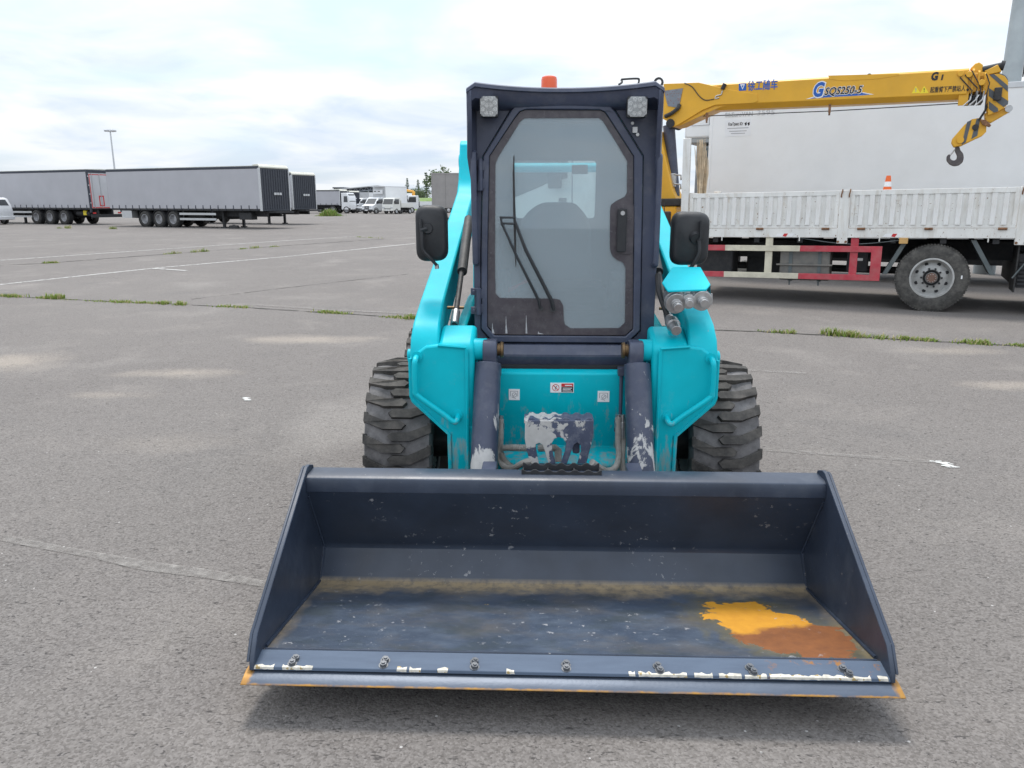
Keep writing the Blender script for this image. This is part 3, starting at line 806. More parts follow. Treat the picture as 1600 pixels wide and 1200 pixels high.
# ---- front panel below the cab
pan = [(1.36, .842), (1.34, .835), (1.34, .672), (1.415, .462), (1.245, .448), (1.225, .436), (1.225, .25), (1.46, .25), (1.46, .842)]
MB().prism(pan, -.345, .365, 'x').build('front_panel', M['teal'], loader, .008)
def sticker(px0, py0, px1, py1, kind):
    x0, z1 = LP(px0, py0, 1.3385); x1, z0 = LP(px1, py1, 1.3385)
    b = MB().box(x0, x1, 1.3375, 1.3402, z0, z1).build('sticker', M['white_print'], loader)
    w, h = x1 - x0, z1 - z0
    def ring(cx, cz, r, t, mat, seg=20):
        m = MB(); ps = []
        for i in range(seg):
            a = 2 * math.pi * i / seg; ps += [(cx + math.cos(a) * r, 1.3370, cz + math.sin(a) * r), (cx + math.cos(a) * (r - t), 1.3370, cz + math.sin(a) * (r - t))]
        m.add(ps, [(2 * i, 2 * i + 1, (2 * i + 3) % (2 * seg), (2 * i + 2) % (2 * seg)) for i in range(seg)]); return m
    if kind == 'warn':
        r = ring(x0 + w * .23, z0 + h * .5, h * .36, h * .06, None)
        r.box(-h * .33, h * .33, 1.3366, 1.3369, -h * .035, h * .035, Matrix.Translation((x0 + w * .23, 0, z0 + h * .5)) @ Matrix.Rotation(R(45), 4, 'Y'))
        r.box(x0 + w * .47, x1 - w * .03, 1.3366, 1.3374, z0 + h * .62, z1 - h * .06); r.build('sticker_print', M['red_print'], b)
        k = MB().box(x0 + w * .47, x1 - w * .03, 1.3366, 1.3374, z0 + h * .06, z0 + h * .60)
        k.box(-h * .2, h * .2, 1.3360, 1.3364, -h * .03, h * .03, Matrix.Translation((x0 + w * .23, 0, z0 + h * .5)) @ Matrix.Rotation(R(-70), 4, 'Y'))
        k.build('sticker_print', M['black_print'], b)
        t = MB()
        for q in range(3): t.box(x0 + w * .52, x1 - w * (.08 + .05 * (q % 2)), 1.3360, 1.3365, z0 + h * (.14 + .15 * q), z0 + h * (.20 + .15 * q))
        t.box(x0 + w * .62, x1 - w * .08, 1.3360, 1.3365, z0 + h * .70, z0 + h * .80)
        t.build('sticker_print', M['white_print'], b)
    else:
        r = ring(x0 + w * .52, z0 + h * .48, h * .22, h * .05, None)
        r.box(x0 + w * .18, x0 + w * .8, 1.3366, 1.3370, z0 + h * .80, z0 + h * .84)
        r.box(x0 + w * .14, x0 + w * .19, 1.3366, 1.3370, z0 + h * .35, z0 + h * .84).box(x0 + w * .8, x0 + w * .85, 1.3366, 1.3370, z0 + h * .35, z0 + h * .84)
        r.box(-h * .2, h * .2, 1.3366, 1.3370, -h * .025, h * .025, Matrix.Translation((x0 + w * .45, 0, z0 + h * .22)) @ Matrix.Rotation(R(20), 4, 'Y'))
        r.box(-h * .16, h * .16, 1.3360, 1.3364, -h * .025, h * .025, Matrix.Translation((x0 + w * .52, 0, z0 + h * .48)) @ Matrix.Rotation(R(-45), 4, 'Y'))
        r.build('sticker_print', M['grey_print'], b)
sticker(795, 608, 812, 625, 'a'); sticker(934, 611, 952, 628, 'a'); sticker(860, 598, 896.5, 613.5, 'warn')

# ---- lift arms
def lift_arm(s):
    """s = -1 left, +1 right; built from the outer beam, knee plate and inner knuckle box"""
    X = lambda v: s * v + .008
    def sec(y, z, dy, dz, xo, xi):   # a box section normal to (dy,dz)
        return [(X(xo), y, z), (X(xi), y, z), (X(xi), y + dy, z + dz), (X(xo), y + dy, z + dz)]
    secs = [sec(1.195, .80, .13, .0, .672, .545), sec(1.195, .93, .14, .0, .672, .545), sec(1.225, 1.015, .13, -.06, .670, .545), sec(1.30, 1.075, .10, -.12, .668, .548), sec(1.50, 1.150, .06, -.165, .664, .552),
            sec(2.2, 1.390, .06, -.19, .648, .542), sec(2.98, 1.660, .10, -.20, .635, .525), sec(3.06, 1.74, .20, -.12, .633, .525), sec(3.15, 1.965, .30, -.02, .630, .525), sec(3.20, 1.99, .26, -.06, .630, .525)]
    arm = MB().loft(secs).build('lift_arm', M['teal'], loader, .010)
    # front knee plate with raised edge flanges
    K = [(.672, .935), (.672, .760), (.664, .735), (.500, .580), (.497, .20), (.418, .20), (.416, .982), (.545, .992), (.60, .985)]
    poly = [(X(a), b) for a, b in K]
    MB().prism(poly, 1.190, 1.300, 'y').build('knee_plate', M['teal'], arm, .010)
    fl = MB().tube([(X(.669), 1.188, .93), (X(.669), 1.188, .762), (X(.662), 1.188, .740), (X(.504), 1.188, .588), (X(.500), 1.188, .20)], .009, 6)
    fl.tube([(X(.421), 1.188, .975), (X(.421), 1.188, .20)], .008, 6).tube([(X(.421), 1.188, .980), (X(.545), 1.188, .990)], .007, 6)
    fl.build('edge_flange', M['teal'], arm)
    # knuckle box
    kb = [(1.205, .60), (1.200, .975), (1.225, 1.000), (1.36, 1.050), (1.40, 1.045), (1.41, .60)]
    MB().prism(kb, X(.548), X(.388), 'x').build('knuckle_box', M['teal'], arm, .020, seg=3)
    # lower leg inner cheek
    MB().prism([(1.20, .20), (1.20, .62), (1.40, .62), (1.34, .20)], X(.425), X(.398), 'x').build('leg_cheek', M['teal'], arm, .006)
    # grab handle on the knee
    hp = [(X(.640), 1.19, .938), (X(.640), 1.150, .930), (X(.642), 1.140, .90), (X(.642), 1.140, .800), (X(.63), 1.140, .772), (X(.52), 1.140, .690), (X(.478), 1.140, .658), (X(.462), 1.150, .665), (X(.462), 1.192, .675)]
    MB().tube(smooth_path(hp, 5), .0125, 10).build('grab_handle', M['teal'], arm)
    MB().cyl((X(.465), 1.192, .675), (X(.465), 1.184, .675), .024, n=16).build('handle_foot', M['teal'], arm)
    MB().cyl((X(.638), 1.192, .94), (X(.638), 1.184, .94), .024, n=16).build('handle_foot', M['teal'], arm)
    # pin boss, pin and tilt cylinder
    MB().cyl((X(.395), 1.27, .957), (X(.335), 1.27, .957), .050, n=24).build('pin_boss', M['teal'], arm, .003)
    MB().cyl((X(.345), 1.27, .957), (X(.268), 1.27, .957), .028, n=20).build('pin', M['bronze'], arm)
    MB().cyl((X(.275), 1.27, .957), (X(.262), 1.27, .957), .038, .034, n=20).build('pin_washer', M['bronze'], arm, .002)
    cy = MB().cyl((X(.330), 1.245, .900), (X(.348), .985, .23), .058, .060, 28).cyl((X(.346), 1.012, .30), (X(.3475), .992, .25), .069, .069, 28)
    c = cy.build('tilt_cylinder', M['navy_splash'], loader, .004)
    MB().prism(rounded([(1.215, .86), (1.20, .96), (1.22, 1.005), (1.30, 1.005), (1.335, .96), (1.30, .86)], .03), X(.352), X(.290), 'x').build('cylinder_eye', M['navy'], c, .005)
    MB().cyl((X(.348), .985, .23), (X(.352), .945, .12), .03, n=20).build('piston_rod', M['steel'], c)
    # lift ram beside the cab
    MB().cyl((X(.515), 2.45, 1.50), (X(.50), 1.86, 1.25), .026, n=16).cyl((X(.505), 2.0, 1.31), (X(.497), 1.42, 1.045), .013, n=12).build('lift_ram', M['dark_rubber'], loader)
    MB().cyl((X(.4985), 1.52, 1.09), (X(.497), 1.42, 1.045), .020, n=12).build('ram_fitting', M['steel'], loader)
    MB().cyl((X(.545), 1.56, 1.105), (X(.465), 1.56, 1.105), .007, n=8).build('ram_clamp', M['bronze'], loader)
    MB().cyl((X(.628), 3.30, 1.86), (X(.650), 3.30, 1.86), .05, n=20).build('pivot_cap', M['teal'], arm, .004)
    MB().cyl((X(.668), 1.26, .93), (X(.690), 1.26, .93), .03, n=16).build('pivot_cap', M['teal'], arm, .004)
    return arm
for s in (-1, 1): lift_arm(s)

# ---- cab
YD = 1.462                                            # front face of the door ring
def dpoly(pts, y=YD): return LF.poly(pts, y)
outer_px = [(813, 159), (938, 158.5), (954, 164), (963, 174), (1006, 244), (1003, 400), (1001, 518), (980, 538), (769, 536.5), (751, 515), (751, 400), (754, 244), (797, 173), (803, 165)]
glass_px = [(821, 171.3), (938, 172), (945, 175), (950, 182), (990, 244), (990, 400), (989, 514), (977, 525), (773, 523.5), (761.5, 510), (762, 400), (765, 244), (803, 186.5), (813, 174)]
clear_px = [(820, 184), (936, 183.7), (942, 188), (968, 230), (980.5, 252), (980, 301), (976, 307.6), (963, 314), (955, 320), (953.5, 330), (953.5, 390), (957, 400), (964, 406), (973, 410), (978, 418), (977, 504), (968, 513), (892, 513.6), (883, 508), (881, 500), (880, 478), (875, 469), (866, 467), (781, 466), (774, 459), (773, 400), (774, 255), (779, 244), (813, 189)]
XC = .020; CW = .420
cab_outer = [(XC - CW, .80), (XC + CW, .80), (XC + CW, 2.075), (XC - CW, 2.075)]
cab = holed('cab', cab_outer, [dpoly(outer_px, 1.475)], 1.478, 1.500, M['navy'], loader, .003)
# door ring
def grow(poly, k):
    c = Vector((sum(p[0] for p in poly) / len(poly), sum(p[1] for p in poly) / len(poly)))
    return [tuple(c + (Vector(p) - c) * k) for p in poly]
dout, dgl, dcl = dpoly(outer_px), dpoly(glass_px), dpoly(clear_px)
door = holed('door', grow(dout, .990), [grow(dgl, 1.004)], 1.458, 1.490, M['navy'], loader, .004)
holed('seal', grow(dout, .9995), [grow(dgl, .996)], 1.484, 1.4905, M['shadow_black'], door)
M['frit'] = paint('frit_band', (.060, .052, .062), .25, var=.12, vs=14, dust=.35, dustcol=(.16, .15, .15))
holed('glass_border', grow(dgl, .997), [dcl], 1.4705, 1.4755, M['frit'], door)
MB().prism(grow(dgl, .997), 1.4765, 1.4805, 'y').build('glass', M['cab_glass'], door)
# milky scratches and drips on the lower glass border
M['lime'] = paint('lime_drip', (.42, .42, .43), .8, var=.3, vs=60)
for px, y0, y1, w in ((770, 505, 521, 3.0), (791, 494, 521, 2.2), (822.5, 493, 521, 1.6), (843, 518, 522, 7)):
    a, b = LP(px - w * .3, y0, 1.4698), LP(px + w, y1, 1.4698)
    MB().add([(a[0], 1.4697, a[1]), (a[0] + .0015, 1.4697, a[1]), (a[0] + .003, 1.4697, (a[1] + b[1]) / 2), (b[0], 1.4697, b[1]), (a[0] - .002, 1.4697, b[1])], [(0, 1, 2, 3, 4)]).build('lime_drip', M['lime'], door)
# handle pocket and grip
hx0, hz1 = LP(963, 320, 1.468); hx1, hz0 = LP(989, 397, 1.468)
MB().prism(rounded([(hx0, hz0), (hx1, hz0), (hx1, hz1), (hx0, hz1)], .012), 1.4655, 1.4702, 'y').build('handle_plate', M['frit'], door, .001)
gx0, gz1 = LP(965, 326, 1.45); gx1, gz0 = LP(977.5, 394, 1.45)
hd = MB().prism(rounded([(gx0, gz0), (gx1, gz0), (gx1, gz1), (gx0, gz1)], .008), 1.440, 1.452, 'y')
hd.box(gx0 + .004, gx1 - .004, 1.450, 1.468, gz1 - .045, gz1 - .005).box(gx0 + .004, gx1 - .004, 1.450, 1.468, gz0 + .005, gz0 + .035)
hd.build('handle', M['black'], door, .004)
lx, lz = LP(973, 333, 1.44)
MB().cyl((lx, 1.444, lz), (lx, 1.436, lz), .010, n=16).build('lock', M['steel'], door)
# hinges
for (px0, py0, px1, py1) in ((747, 248, 754, 298), (744, 450, 752, 492)):
    x0, z1 = LP(px0, py0, 1.45); x1, z0 = LP(px1, py1, 1.45); xm = (x0 + x1) / 2
    h = MB().cyl((xm, 1.452, z0), (xm, 1.452, z1), .011, n=12)
    h.box(xm - .004, xm + .020, 1.455, 1.466, z1 - .05, z1 - .008).box(xm - .004, xm + .020, 1.455, 1.466, z0 + .008, z0 + .05)
    h.box(xm - .038, xm + .004, 1.462, 1.479, z1 - .035, z1 - .002).box(xm - .038, xm + .004, 1.462, 1.479, z0 + .002, z0 + .035)
    for zq in (z1 - .018, z0 + .018): h.cyl((xm - .024, 1.464, zq), (xm - .024, 1.455, zq), .008, n=6)
    h.build('hinge', M['navy'], door, .002)
# wipers
def wp(px, py, y): x, z = LP(px, py, y); return (x, y, z)
w1 = MB().tube([wp(865, 484, 1.452), wp(862, 470, 1.446), wp(822, 392, 1.440), wp(804, 345, 1.440)], [.009, .009, .008, .006], 8)
w1.cyl(wp(864, 483, 1.470), wp(864, 483, 1.447), .014, n=12)
w1.build('wiper_arm', M['black'], door)
w2 = MB().tube([wp(844, 482, 1.452), wp(842, 470, 1.446), wp(806, 398, 1.442), wp(783, 347, 1.442)], [.007, .007, .006, .005], 8)
w2.cyl(wp(845, 482, 1.470), wp(845, 482, 1.447), .011, n=12).tube([wp(782, 340, 1.442), wp(806, 340, 1.440)], .005, 6).tube([wp(784, 349, 1.442), wp(806, 350, 1.440)], .005, 6).tube([wp(782, 338, 1.442), wp(784, 352, 1.442)], .005, 6)
w2.build('wiper_arm', M['black'], door)
wb = MB().tube([wp(803, 243, 1.448), wp(802.5, 272, 1.446), wp(803.5, 330, 1.445), wp(805, 385, 1.446), wp(806, 417, 1.448)], [.0025, .005, .006, .005, .002], 6)
wb.build('wiper_blade', M['dark_rubber'], door)
# header beam under the door
MB().prism([(1.425, .895), (1.425, .905), (1.455, .945), (1.50, .955), (1.50, .80), (1.455, .805)], XC - .345, XC + .345, 'x').build('lower_beam', M['navy'], loader, ang=12)
MB().box(XC - .34, XC + .35, 1.40, 1.46, .843, .856).build('rubber_strip', M['shadow_black'], loader)
# cab sides, back, roof, floor
side_o = [(1.50, .80), (1.50, 2.07), (2.52, 2.07), (2.52, .80)]
side_h = rounded([(1.60, 1.28), (1.60, 1.90), (2.40, 1.92), (2.40, 1.28)], .05)
for s in (-1, 1):
    x = XC + s * CW
    holed('cab_side', side_o, [side_h], x - s * .03, x, M['navy'], loader, .003, axis='x')
    MB().prism(rounded([(1.58, 1.26), (1.58, 1.92), (2.42, 1.94), (2.42, 1.26)], .05), x - s * .040, x - s * .034, 'x').build('side_window', M['clear_glass'], loader)
    # bent cowl running down from the roof corner
    xo = LP(729, 150, 1.34)[0] if s < 0 else LP(1037, 150, 1.34)[0]
    def cs(y, z0, z1, xx): return [(xx, y, z0), (xx - s * .020, y, z0), (xx - s * .020, y, z1), (xx, y, z1)]
    MB().loft([cs(1.330, 2.00, 2.055, xo), cs(1.36, 1.92, 2.066, xo), cs(1.42, 1.78, 2.07, xo + s * .008), cs(1.476, 1.62, 2.07, x), cs(1.56, 1.62, 2.07, x + s * .003)]).build('cab_cowl', M['navy'], loader, .005)
    # vertical grab bar on the front post
    p0, p1 = ((739.5, 238), (743, 412)) if s < 0 else ((1031, 242), (1024, 415))
    a, b = LP(*p0, 1.43), LP(*p1, 1.43)
    MB().tube(smooth_path([(a[0], 1.480, a[1]), (a[0], 1.440, a[1] - .004), (a[0], 1.428, a[1] - .03), ((a[0] + b[0]) / 2, 1.425, (a[1] + b[1]) / 2), (b[0], 1.428, b[1] + .03), (b[0], 1.440, b[1] + .004), (b[0], 1.480, b[1])], 5), .0135, 10).build('grab_bar', M['navy'], loader)
rw = [LP(802, 251, 2.5), LP(932, 251, 2.5), LP(929, 341, 2.5), LP(806, 341, 2.5)]
holed('rear_wall', [(XC - CW + .031, .80), (XC + CW - .031, .80), (XC + CW - .031, 2.04), (XC - CW + .031, 2.04)], [rounded(rw, .02)], 2.49, 2.519, M['seat'], loader)
MB().prism(grow(rw, 1.05), 2.522, 2.527, 'y').build('rear_window', M['clear_glass'], loader)
MB().box(XC - CW + .031, XC + CW - .031, 1.50, 2.49, .80, .83).build('cab_floor', M['shadow_black'], loader)
# roof with a scooped front visor
XR = (LP(729, 150, 1.34)[0] + LP(1037, 150, 1.34)[0]) / 2; CWR = (LP(1037, 150, 1.34)[0] - LP(729, 150, 1.34)[0]) / 2; NR = 24; topv, botv = [], []
def roof_y(t): return 1.318 + .11 * (1 - (2 * t - 1) ** 2) ** .8
front = []
for i in range(NR + 1):
    t = i / NR; x = XR + (t - .5) * 2 * CWR
    e = min(t, 1 - t) * 2 * CWR
    dz = -.030 * max(0, 1 - e / .035) ** 2
    front.append((x, roof_y(t), 2.092 + dz - .016 * (1 - (2 * t - 1) ** 2)))
secs = []
for i, (x, y, z) in enumerate(front):
    secs.append([(x, y, z - .016), (x, y + .004, z - .002), (x, y + .02, z + .004), (x, 2.0, z + .012), (x, 2.60, z - .006), (x, 2.60, z - .05), (x, 2.0, z - .03), (x, 1.52, z - .035), (x, y + .03, z - .026)])
roof = MB().loft(secs).build('roof', M['navy'], loader, ang=50)
hdr = MB()
hs = []
for i, (x, y, z) in enumerate(front):
    hs.append([(x, y + .012, z - .018), (x, y + .022, z - .060), (x, 1.474, 1.990), (x, 1.490, 1.990), (x, y + .06, z - .018)])
hdr.loft(hs).build('visor_lining', M['navy'], loader, ang=50)
# work lights
for (x0p, y0p, x1p, y1p) in ((749.5, 149.5, 778, 182.5), (981, 150, 1011, 183)):
    x0, z1 = LP(x0p, y0p, 1.375); x1, z0 = LP(x1p, y1p, 1.375); w = x1 - x0; h = z1 - z0
    lamp = MB().prism(rounded([(x0, z0), (x1, z0), (x1, z1), (x0, z1)], .010), 1.383, 1.430, 'y').build('work_light', M['black'], loader, .003)
    for k in range(6): MB().box(x0 + w * (.08 + .16 * k), x0 + w * (.12 + .16 * k), 1.43, 1.452, z0 + .006, z1 - .006).build('cooling_fin', M['black'], lamp)
    MB().box((x0 + x1) / 2 - .012, (x0 + x1) / 2 + .012, 1.44, 1.485, z0 + .02, z1 - .01).build('lamp_bracket', M['black'], lamp)
    pl = [(x0 + w * .16, z0 + .002), (x1 - w * .16, z0 + .002), (x1 - w * .02, z0 + h * .16), (x1 - w * .02, z1 - h * .16), (x1 - w * .16, z1 - .002), (x0 + w * .16, z1 - .002), (x0 + w * .02, z1 - h * .16), (x0 + w * .02, z0 + h * .16)]
    MB().prism(pl, 1.3795, 1.3835, 'y').build('reflector_plate', paint('lamp_plate', (.40, .40, .39), .4, .0, var=.04), lamp)
    led = MB()
    for (u, v) in ((.36, .84), (.62, .84), (.17, .66), (.83, .66), (.38, .54), (.62, .54), (.17, .36), (.83, .36), (.36, .18), (.62, .18)):
        led.lathe([(.0095, 0), (.0085, -.004), (.0055, -.0045), (.004, -.001), (.0001, -.0005)], (x0 + w * u, 1.3795, z0 + h * v), (0, 1, 0), 14, False)
    led.build('led_cup', paint('led_cup', (.86, .86, .84), .3, .0, var=.02), lamp)
    MB().prism(pl, 1.3725, 1.3740, 'y').build('lens', M['clear_lens'], lamp)
    for (u, v) in ((.06, .07), (.94, .07), (.06, .93), (.94, .93)):
        MB().cyl((x0 + w * u, 1.384, z0 + h * v), (x0 + w * u, 1.377, z0 + h * v), .0055, n=6).build('screw', M['black'], lamp)
sx, sz = LP(992, 203, 1.475)
MB().cyl((sx, 1.479, sz), (sx, 1.462, sz), .012, n=8).cyl((sx + .012, 1.479, sz - .02), (sx + .012, 1.468, sz - .02), .009, n=6).box(sx - .012, sx + .01, 1.458, 1.479, sz - .014, sz + .012).cyl((sx - .012, 1.479, sz + .028), (sx - .012, 1.469, sz + .028), .008, n=6).build('latch_stop', M['steel'], loader, .001)
# beacon
bx, bz = LP(858, 137, 1.75); rb = LP(870.5, 137, 1.75)[0] - bx; bt = LP(858, 118.5, 1.75)[1] + .0
MB().cyl((bx, 1.75, 2.085), (bx, 1.75, bt - .055), rb * .95, n=24).build('beacon_base', M['black'], loader)
MB().lathe([(.0001, bt), (rb * .6, bt), (rb * .92, bt - .006), (rb, bt - .018), (rb * 1.02, bt - .075), (.0001, bt - .075)], (bx, 1.75, 0), (0, 0, 1), 32, False).build('beacon', M['orange'], loader)
# wire loop and lifting eye on the roof
pts = [wp(967, 132, 1.50), wp(972, 128.5, 1.52), wp(971, 125, 1.53), wp(974, 123.8, 1.53), wp(995, 122.8, 1.53), wp(998.5, 125, 1.53), wp(997, 132, 1.52)]
MB().tube(smooth_path(pts, 4), .0045, 6).build('wire_loop', M['black'], loader)
ex, ez = LP(1029, 129, 1.5)
MB().lathe([(.022, -.004), (.022, .004), (.013, .004), (.013, -.004)], (ex, 1.5, ez), (.4, 1, 0), 16).cyl((ex - .012, 1.5, ez - .03), (ex - .012, 1.5, ez - .01), .008, n=8).build('lifting_eye', M['dark_steel'], loader)
# seat seen through the glass
sb = LF.poly([(812, 470), (812, 348), (826, 330), (840, 320), (852, 316), (890, 316), (900, 319), (912, 332), (922, 348), (924, 470)], 2.28)
seat = MB().prism(rounded(sb, .03), 2.22, 2.34, 'y').build('seat', M['seat'], loader, .03, seg=3)
MB().box(XC - .24, XC + .24, 1.82, 2.28, 1.05, 1.17).build('seat_cushion', M['seat'], seat, .03, seg=3)
MB().box(XC - .2, XC + .2, 1.9, 2.3, .82, 1.06).build('seat_base', M['shadow_black'], seat)
for s in (-1, 1):
    MB().box(XC + s * .33 - .05, XC + s * .33 + .05, 1.75, 2.35, 1.05, 1.22).build('console', M['seat'], loader, .02)
    MB().cyl((XC + s * .33, 1.80, 1.2), (XC + s * .31, 1.76, 1.42), .012, n=10).cyl((XC + s * .31, 1.76, 1.40), (XC + s * .308, 1.755, 1.50), .022, .018, 14).build('joystick', M['black'], loader)
MB().tube([wp(790, 455, 1.9), wp(812, 446, 2.0), wp(822, 440, 2.1)], .012, 8).build('safety_bar', paint('red_bar', (.5, .03, .03), .5), loader)
ax_, az_ = LP(906, 262, 2.47)
MB().box(ax_ - .045, ax_ + .045, 2.465, 2.485, az_ - .035, az_ + .015).build('latch_label', M['grey_print'], loader)

# ---- mirrors
def mirror(px0, py0, px1, py1, s, y=1.50):
    x0, z1 = LP(px0, py0, y); x1, z0 = LP(px1, py1, y)
    pl = rounded([(x0, z0), (x1, z0 + .004), (x1, z1 - .004), (x0, z1)], .055, 6)
    k = grow(pl, .80)
    m = MB().loft([[(a, y + .062, b) for a, b in grow(pl, .97)], [(a, y + .055, b) for a, b in pl], [(a, y + .020, b) for a, b in grow(pl, .985)], [(a, y + .002, b) for a, b in grow(pl, .93)], [(a, y - .008, b) for a, b in k]])
    mo = m.build('mirror', M['black'], loader, ang=50)
    MB().prism(grow(pl, .92), y + .063, y + .066, 'y').build('mirror_glass', paint('mirror_glass', (.75, .77, .8), .04, 1.0, var=.01), mo)
    return mo, (x0 + x1) / 2, (z0 + z1) / 2
mo, mx, mz = mirror(647, 319.5, 699, 410, -1)
MB().tube(smooth_path([wp(659, 362, 1.475), wp(660, 375, 1.470), wp(661, 390, 1.47), wp(671, 402, 1.47), wp(682, 414, 1.49)], 4), .0075, 8).cyl(wp(668, 357, 1.495), wp(668, 357, 1.480), .028, .022, 16).tube([wp(667, 357, 1.484), wp(657, 360, 1.478)], .012, 8).tube([wp(657, 342, 1.478), wp(658, 362, 1.475)], .0065, 8).build('mirror_bracket', M['black'], mo)
MB().cyl(wp(682, 413, 1.50), wp(683, 420, 1.50), .010, n=10).build('mirror_foot', M['steel'], mo)
mo, mx, mz = mirror(1052, 330, 1107, 416, 1)
MB().tube([wp(1096, 345, 1.478), wp(1095, 372, 1.475), wp(1090, 378, 1.480)], .0075, 8).cyl(wp(1086, 371, 1.495), wp(1088, 373, 1.478), .030, .024, 16).tube(smooth_path([wp(1092, 376, 1.474), wp(1092, 395, 1.47), wp(1085, 410, 1.475), wp(1078, 420, 1.49)], 4), .009, 8).build('mirror_bracket', M['black'], mo)

# ---- hydraulic couplers on the right arm
def cp(px, py, y): x, z = LP(px, py, y); return Vector((x, y, z))
top_c = [cp(1051, 417, 1.42), cp(1094.5, 417, 1.42), cp(1110, 444, 1.24), cp(1103.5, 452, 1.20), cp(1043.5, 454, 1.20), cp(1034.5, 441, 1.26)]
MB().add(top_c + [p - Vector((0, 0, .008)) for p in top_c], [list(range(6)), list(range(11, 5, -1))] + [[i, (i + 1) % 6, 6 + (i + 1) % 6, 6 + i] for i in range(6)]).build('coupler_cover', M['teal'], loader, .002)
MB().add([cp(1104, 444, 1.30), cp(1110, 444, 1.24), cp(1110.5, 460, 1.24), cp(1104, 458, 1.30)], [(0, 1, 2, 3)]).build('cover_flap', M['teal'], loader)
MB().box(cp(1046, 470, 1.3).x, cp(1104, 470, 1.3).x, 1.27, 1.34, cp(1060, 478, 1.3).z, cp(1060, 456, 1.3).z).build('coupler_block', M['steel'], loader, .008)
for (a, b, r, rt) in (((1051, 464), (1060, 482), .040, .022), ((1073, 466), (1078, 475), .028, .017), ((1091, 464), (1101, 475), .038, .020)):
    p, q = cp(*a, 1.28), cp(*b, 1.15)
    d = q - p
    k = MB().tube([p - d * .1, p + d * .35, p + d * .36, p + d * .62, p + d * .63, q], [r, r, r * 1.12, r * 1.12, rt, rt * .9], 20)
    k.tube([p + d * .40, p + d * .44], r * 1.2, 20).tube([p + d * .80, p + d * .86], rt * 1.15, 16)
    k.build('hydraulic_coupler', M['steel'], loader, .001)
br = LF.poly([(1104, 459), (1113, 458.5), (1113, 476), (1104, 476)], 1.26)
MB().prism(br, 1.255, 1.263, 'y').build('coupler_bracket', M['steel'], loader, .001)
p, q = cp(1046, 497, 1.30), cp(1057, 517, 1.17); d = q - p
MB().tube([p, p + d * .3, p + d * .31, p + d * .6, p + d * .61, q], [.020, .020, .030, .030, .025, .022], 18).build('hydraulic_coupler', M['steel'], loader, .001)
MB().tube(smooth_path([cp(1046, 500, 1.31), cp(1038, 480, 1.33), cp(1030, 455, 1.36), cp(1028, 430, 1.45)], 5), .013, 8).build('hose', M['dark_rubber'], loader)
MB().box(cp(1045, 523, 1.25).x, cp(1062, 523, 1.25).x, 1.24, 1.28, cp(1045, 524, 1.25).z, cp(1045, 512, 1.25).z).build('coupler_bracket', M['teal'], loader, .003)

# ---- hoses, rods and the step in front of the panel
for s, px in ((-1, 777.5), (1, 971.5)):
    x, z1 = LP(px, 577, 1.30); _, z0 = LP(px, 648, 1.30)
    rod = MB().cyl((x, 1.31, z1), (x, 1.29, z0), .0085, n=10).box(x - .016, x + .016, 1.29, 1.335, z1 - .03, z1 + .006)
    rod.build('control_rod', M['navy'], loader, .002)
    ck = []
    for i in range(9):
        a = math.pi * i / 8; ck.append((x + math.cos(a) * .020, 1.285, z0 - .03 + math.sin(a) * .030))
    MB().tube([(x - .020, 1.285, z0 - .075)] + ck[::-1] + [(x + .020, 1.285, z0 - .075)], .0075, 8).build('clevis', M['navy'], loader)
def hose(pts, r, name='hose', mat=None, corr=False):
    P = smooth_path(pts, 8)
    if corr:
        Q = []; rs = []
        for i in range(len(P) - 1):
            for j in range(4):
                Q.append(P[i].lerp(P[i + 1], j / 4)); rs.append(r * (1.0 if j % 4 < 2 else .78))
        return MB().tube(Q, rs, 10).build(name, mat or M['rubber_hose'], loader)
    return MB().tube(P, r, 10).build(name, mat or M['rubber_hose'], loader)
hose([cp(782.5, 655, 1.24), cp(782, 690, 1.23), cp(781, 712, 1.22), cp(788, 729, 1.17), cp(803, 731, 1.12), cp(818, 723, 1.05), cp(832, 720, 1.02)], .014)
hose([cp(774.5, 655, 1.25), cp(774, 690, 1.24), cp(773, 725, 1.20), cp(772, 745, 1.15)], .014)
hose([cp(785, 700, 1.20), cp(800, 699.5, 1.20), cp(824, 700, 1.16)], .016, corr=True)
hose([cp(783, 707, 1.20), cp(789, 720, 1.19), cp(799, 730, 1.17)], .014, corr=True)
hose([cp(966, 652, 1.24), cp(966, 690, 1.23), cp(967, 712, 1.20), cp(961, 731, 1.14), cp(945, 735, 1.09), cp(925, 722, 1.02)], .014)
hose([cp(973, 652, 1.25), cp(973.5, 690, 1.24), cp(972, 720, 1.20), cp(974, 745, 1.16)], .014)
for px, py in ((782.5, 656), (774.5, 656), (966, 654), (973, 654)):
    a = cp(px, py - 6, 1.245); b = cp(px, py + 30, 1.238)
    MB().tube([a, a.lerp(b, .3), a.lerp(b, .31), a.lerp(b, .55), a.lerp(b, .56), b], [.012, .012, .017, .017, .0145, .0145], 12).build('hose_fitting', M['steel'], loader)
MB().tube([cp(842, 700, 1.14), cp(868, 700, 1.12), cp(872, 703, 1.12), cp(872, 722, 1.10)], .016, 10).build('pipe_elbow', M['rubber_hose'], loader)
step = LF.poly([(820.5, 657), (927, 657), (927.5, 676), (924, 693), (916, 724), (902, 724), (908, 704), (907, 695), (902, 691), (897, 694), (893, 704), (886, 724), (876, 724), (883, 704), (884.5, 692), (880, 684.5), (873, 682.5), (866, 685), (862, 692), (863, 703), (868, 724), (857, 724), (851, 704), (848, 695), (842.5, 691.5), (837, 694), (838, 704), (842, 724), (829, 724), (823, 704), (820, 684)], 1.02)
st = MB().prism(step, 1.015, 1.026, 'y').build('step_bracket', M['step'], loader, .002)
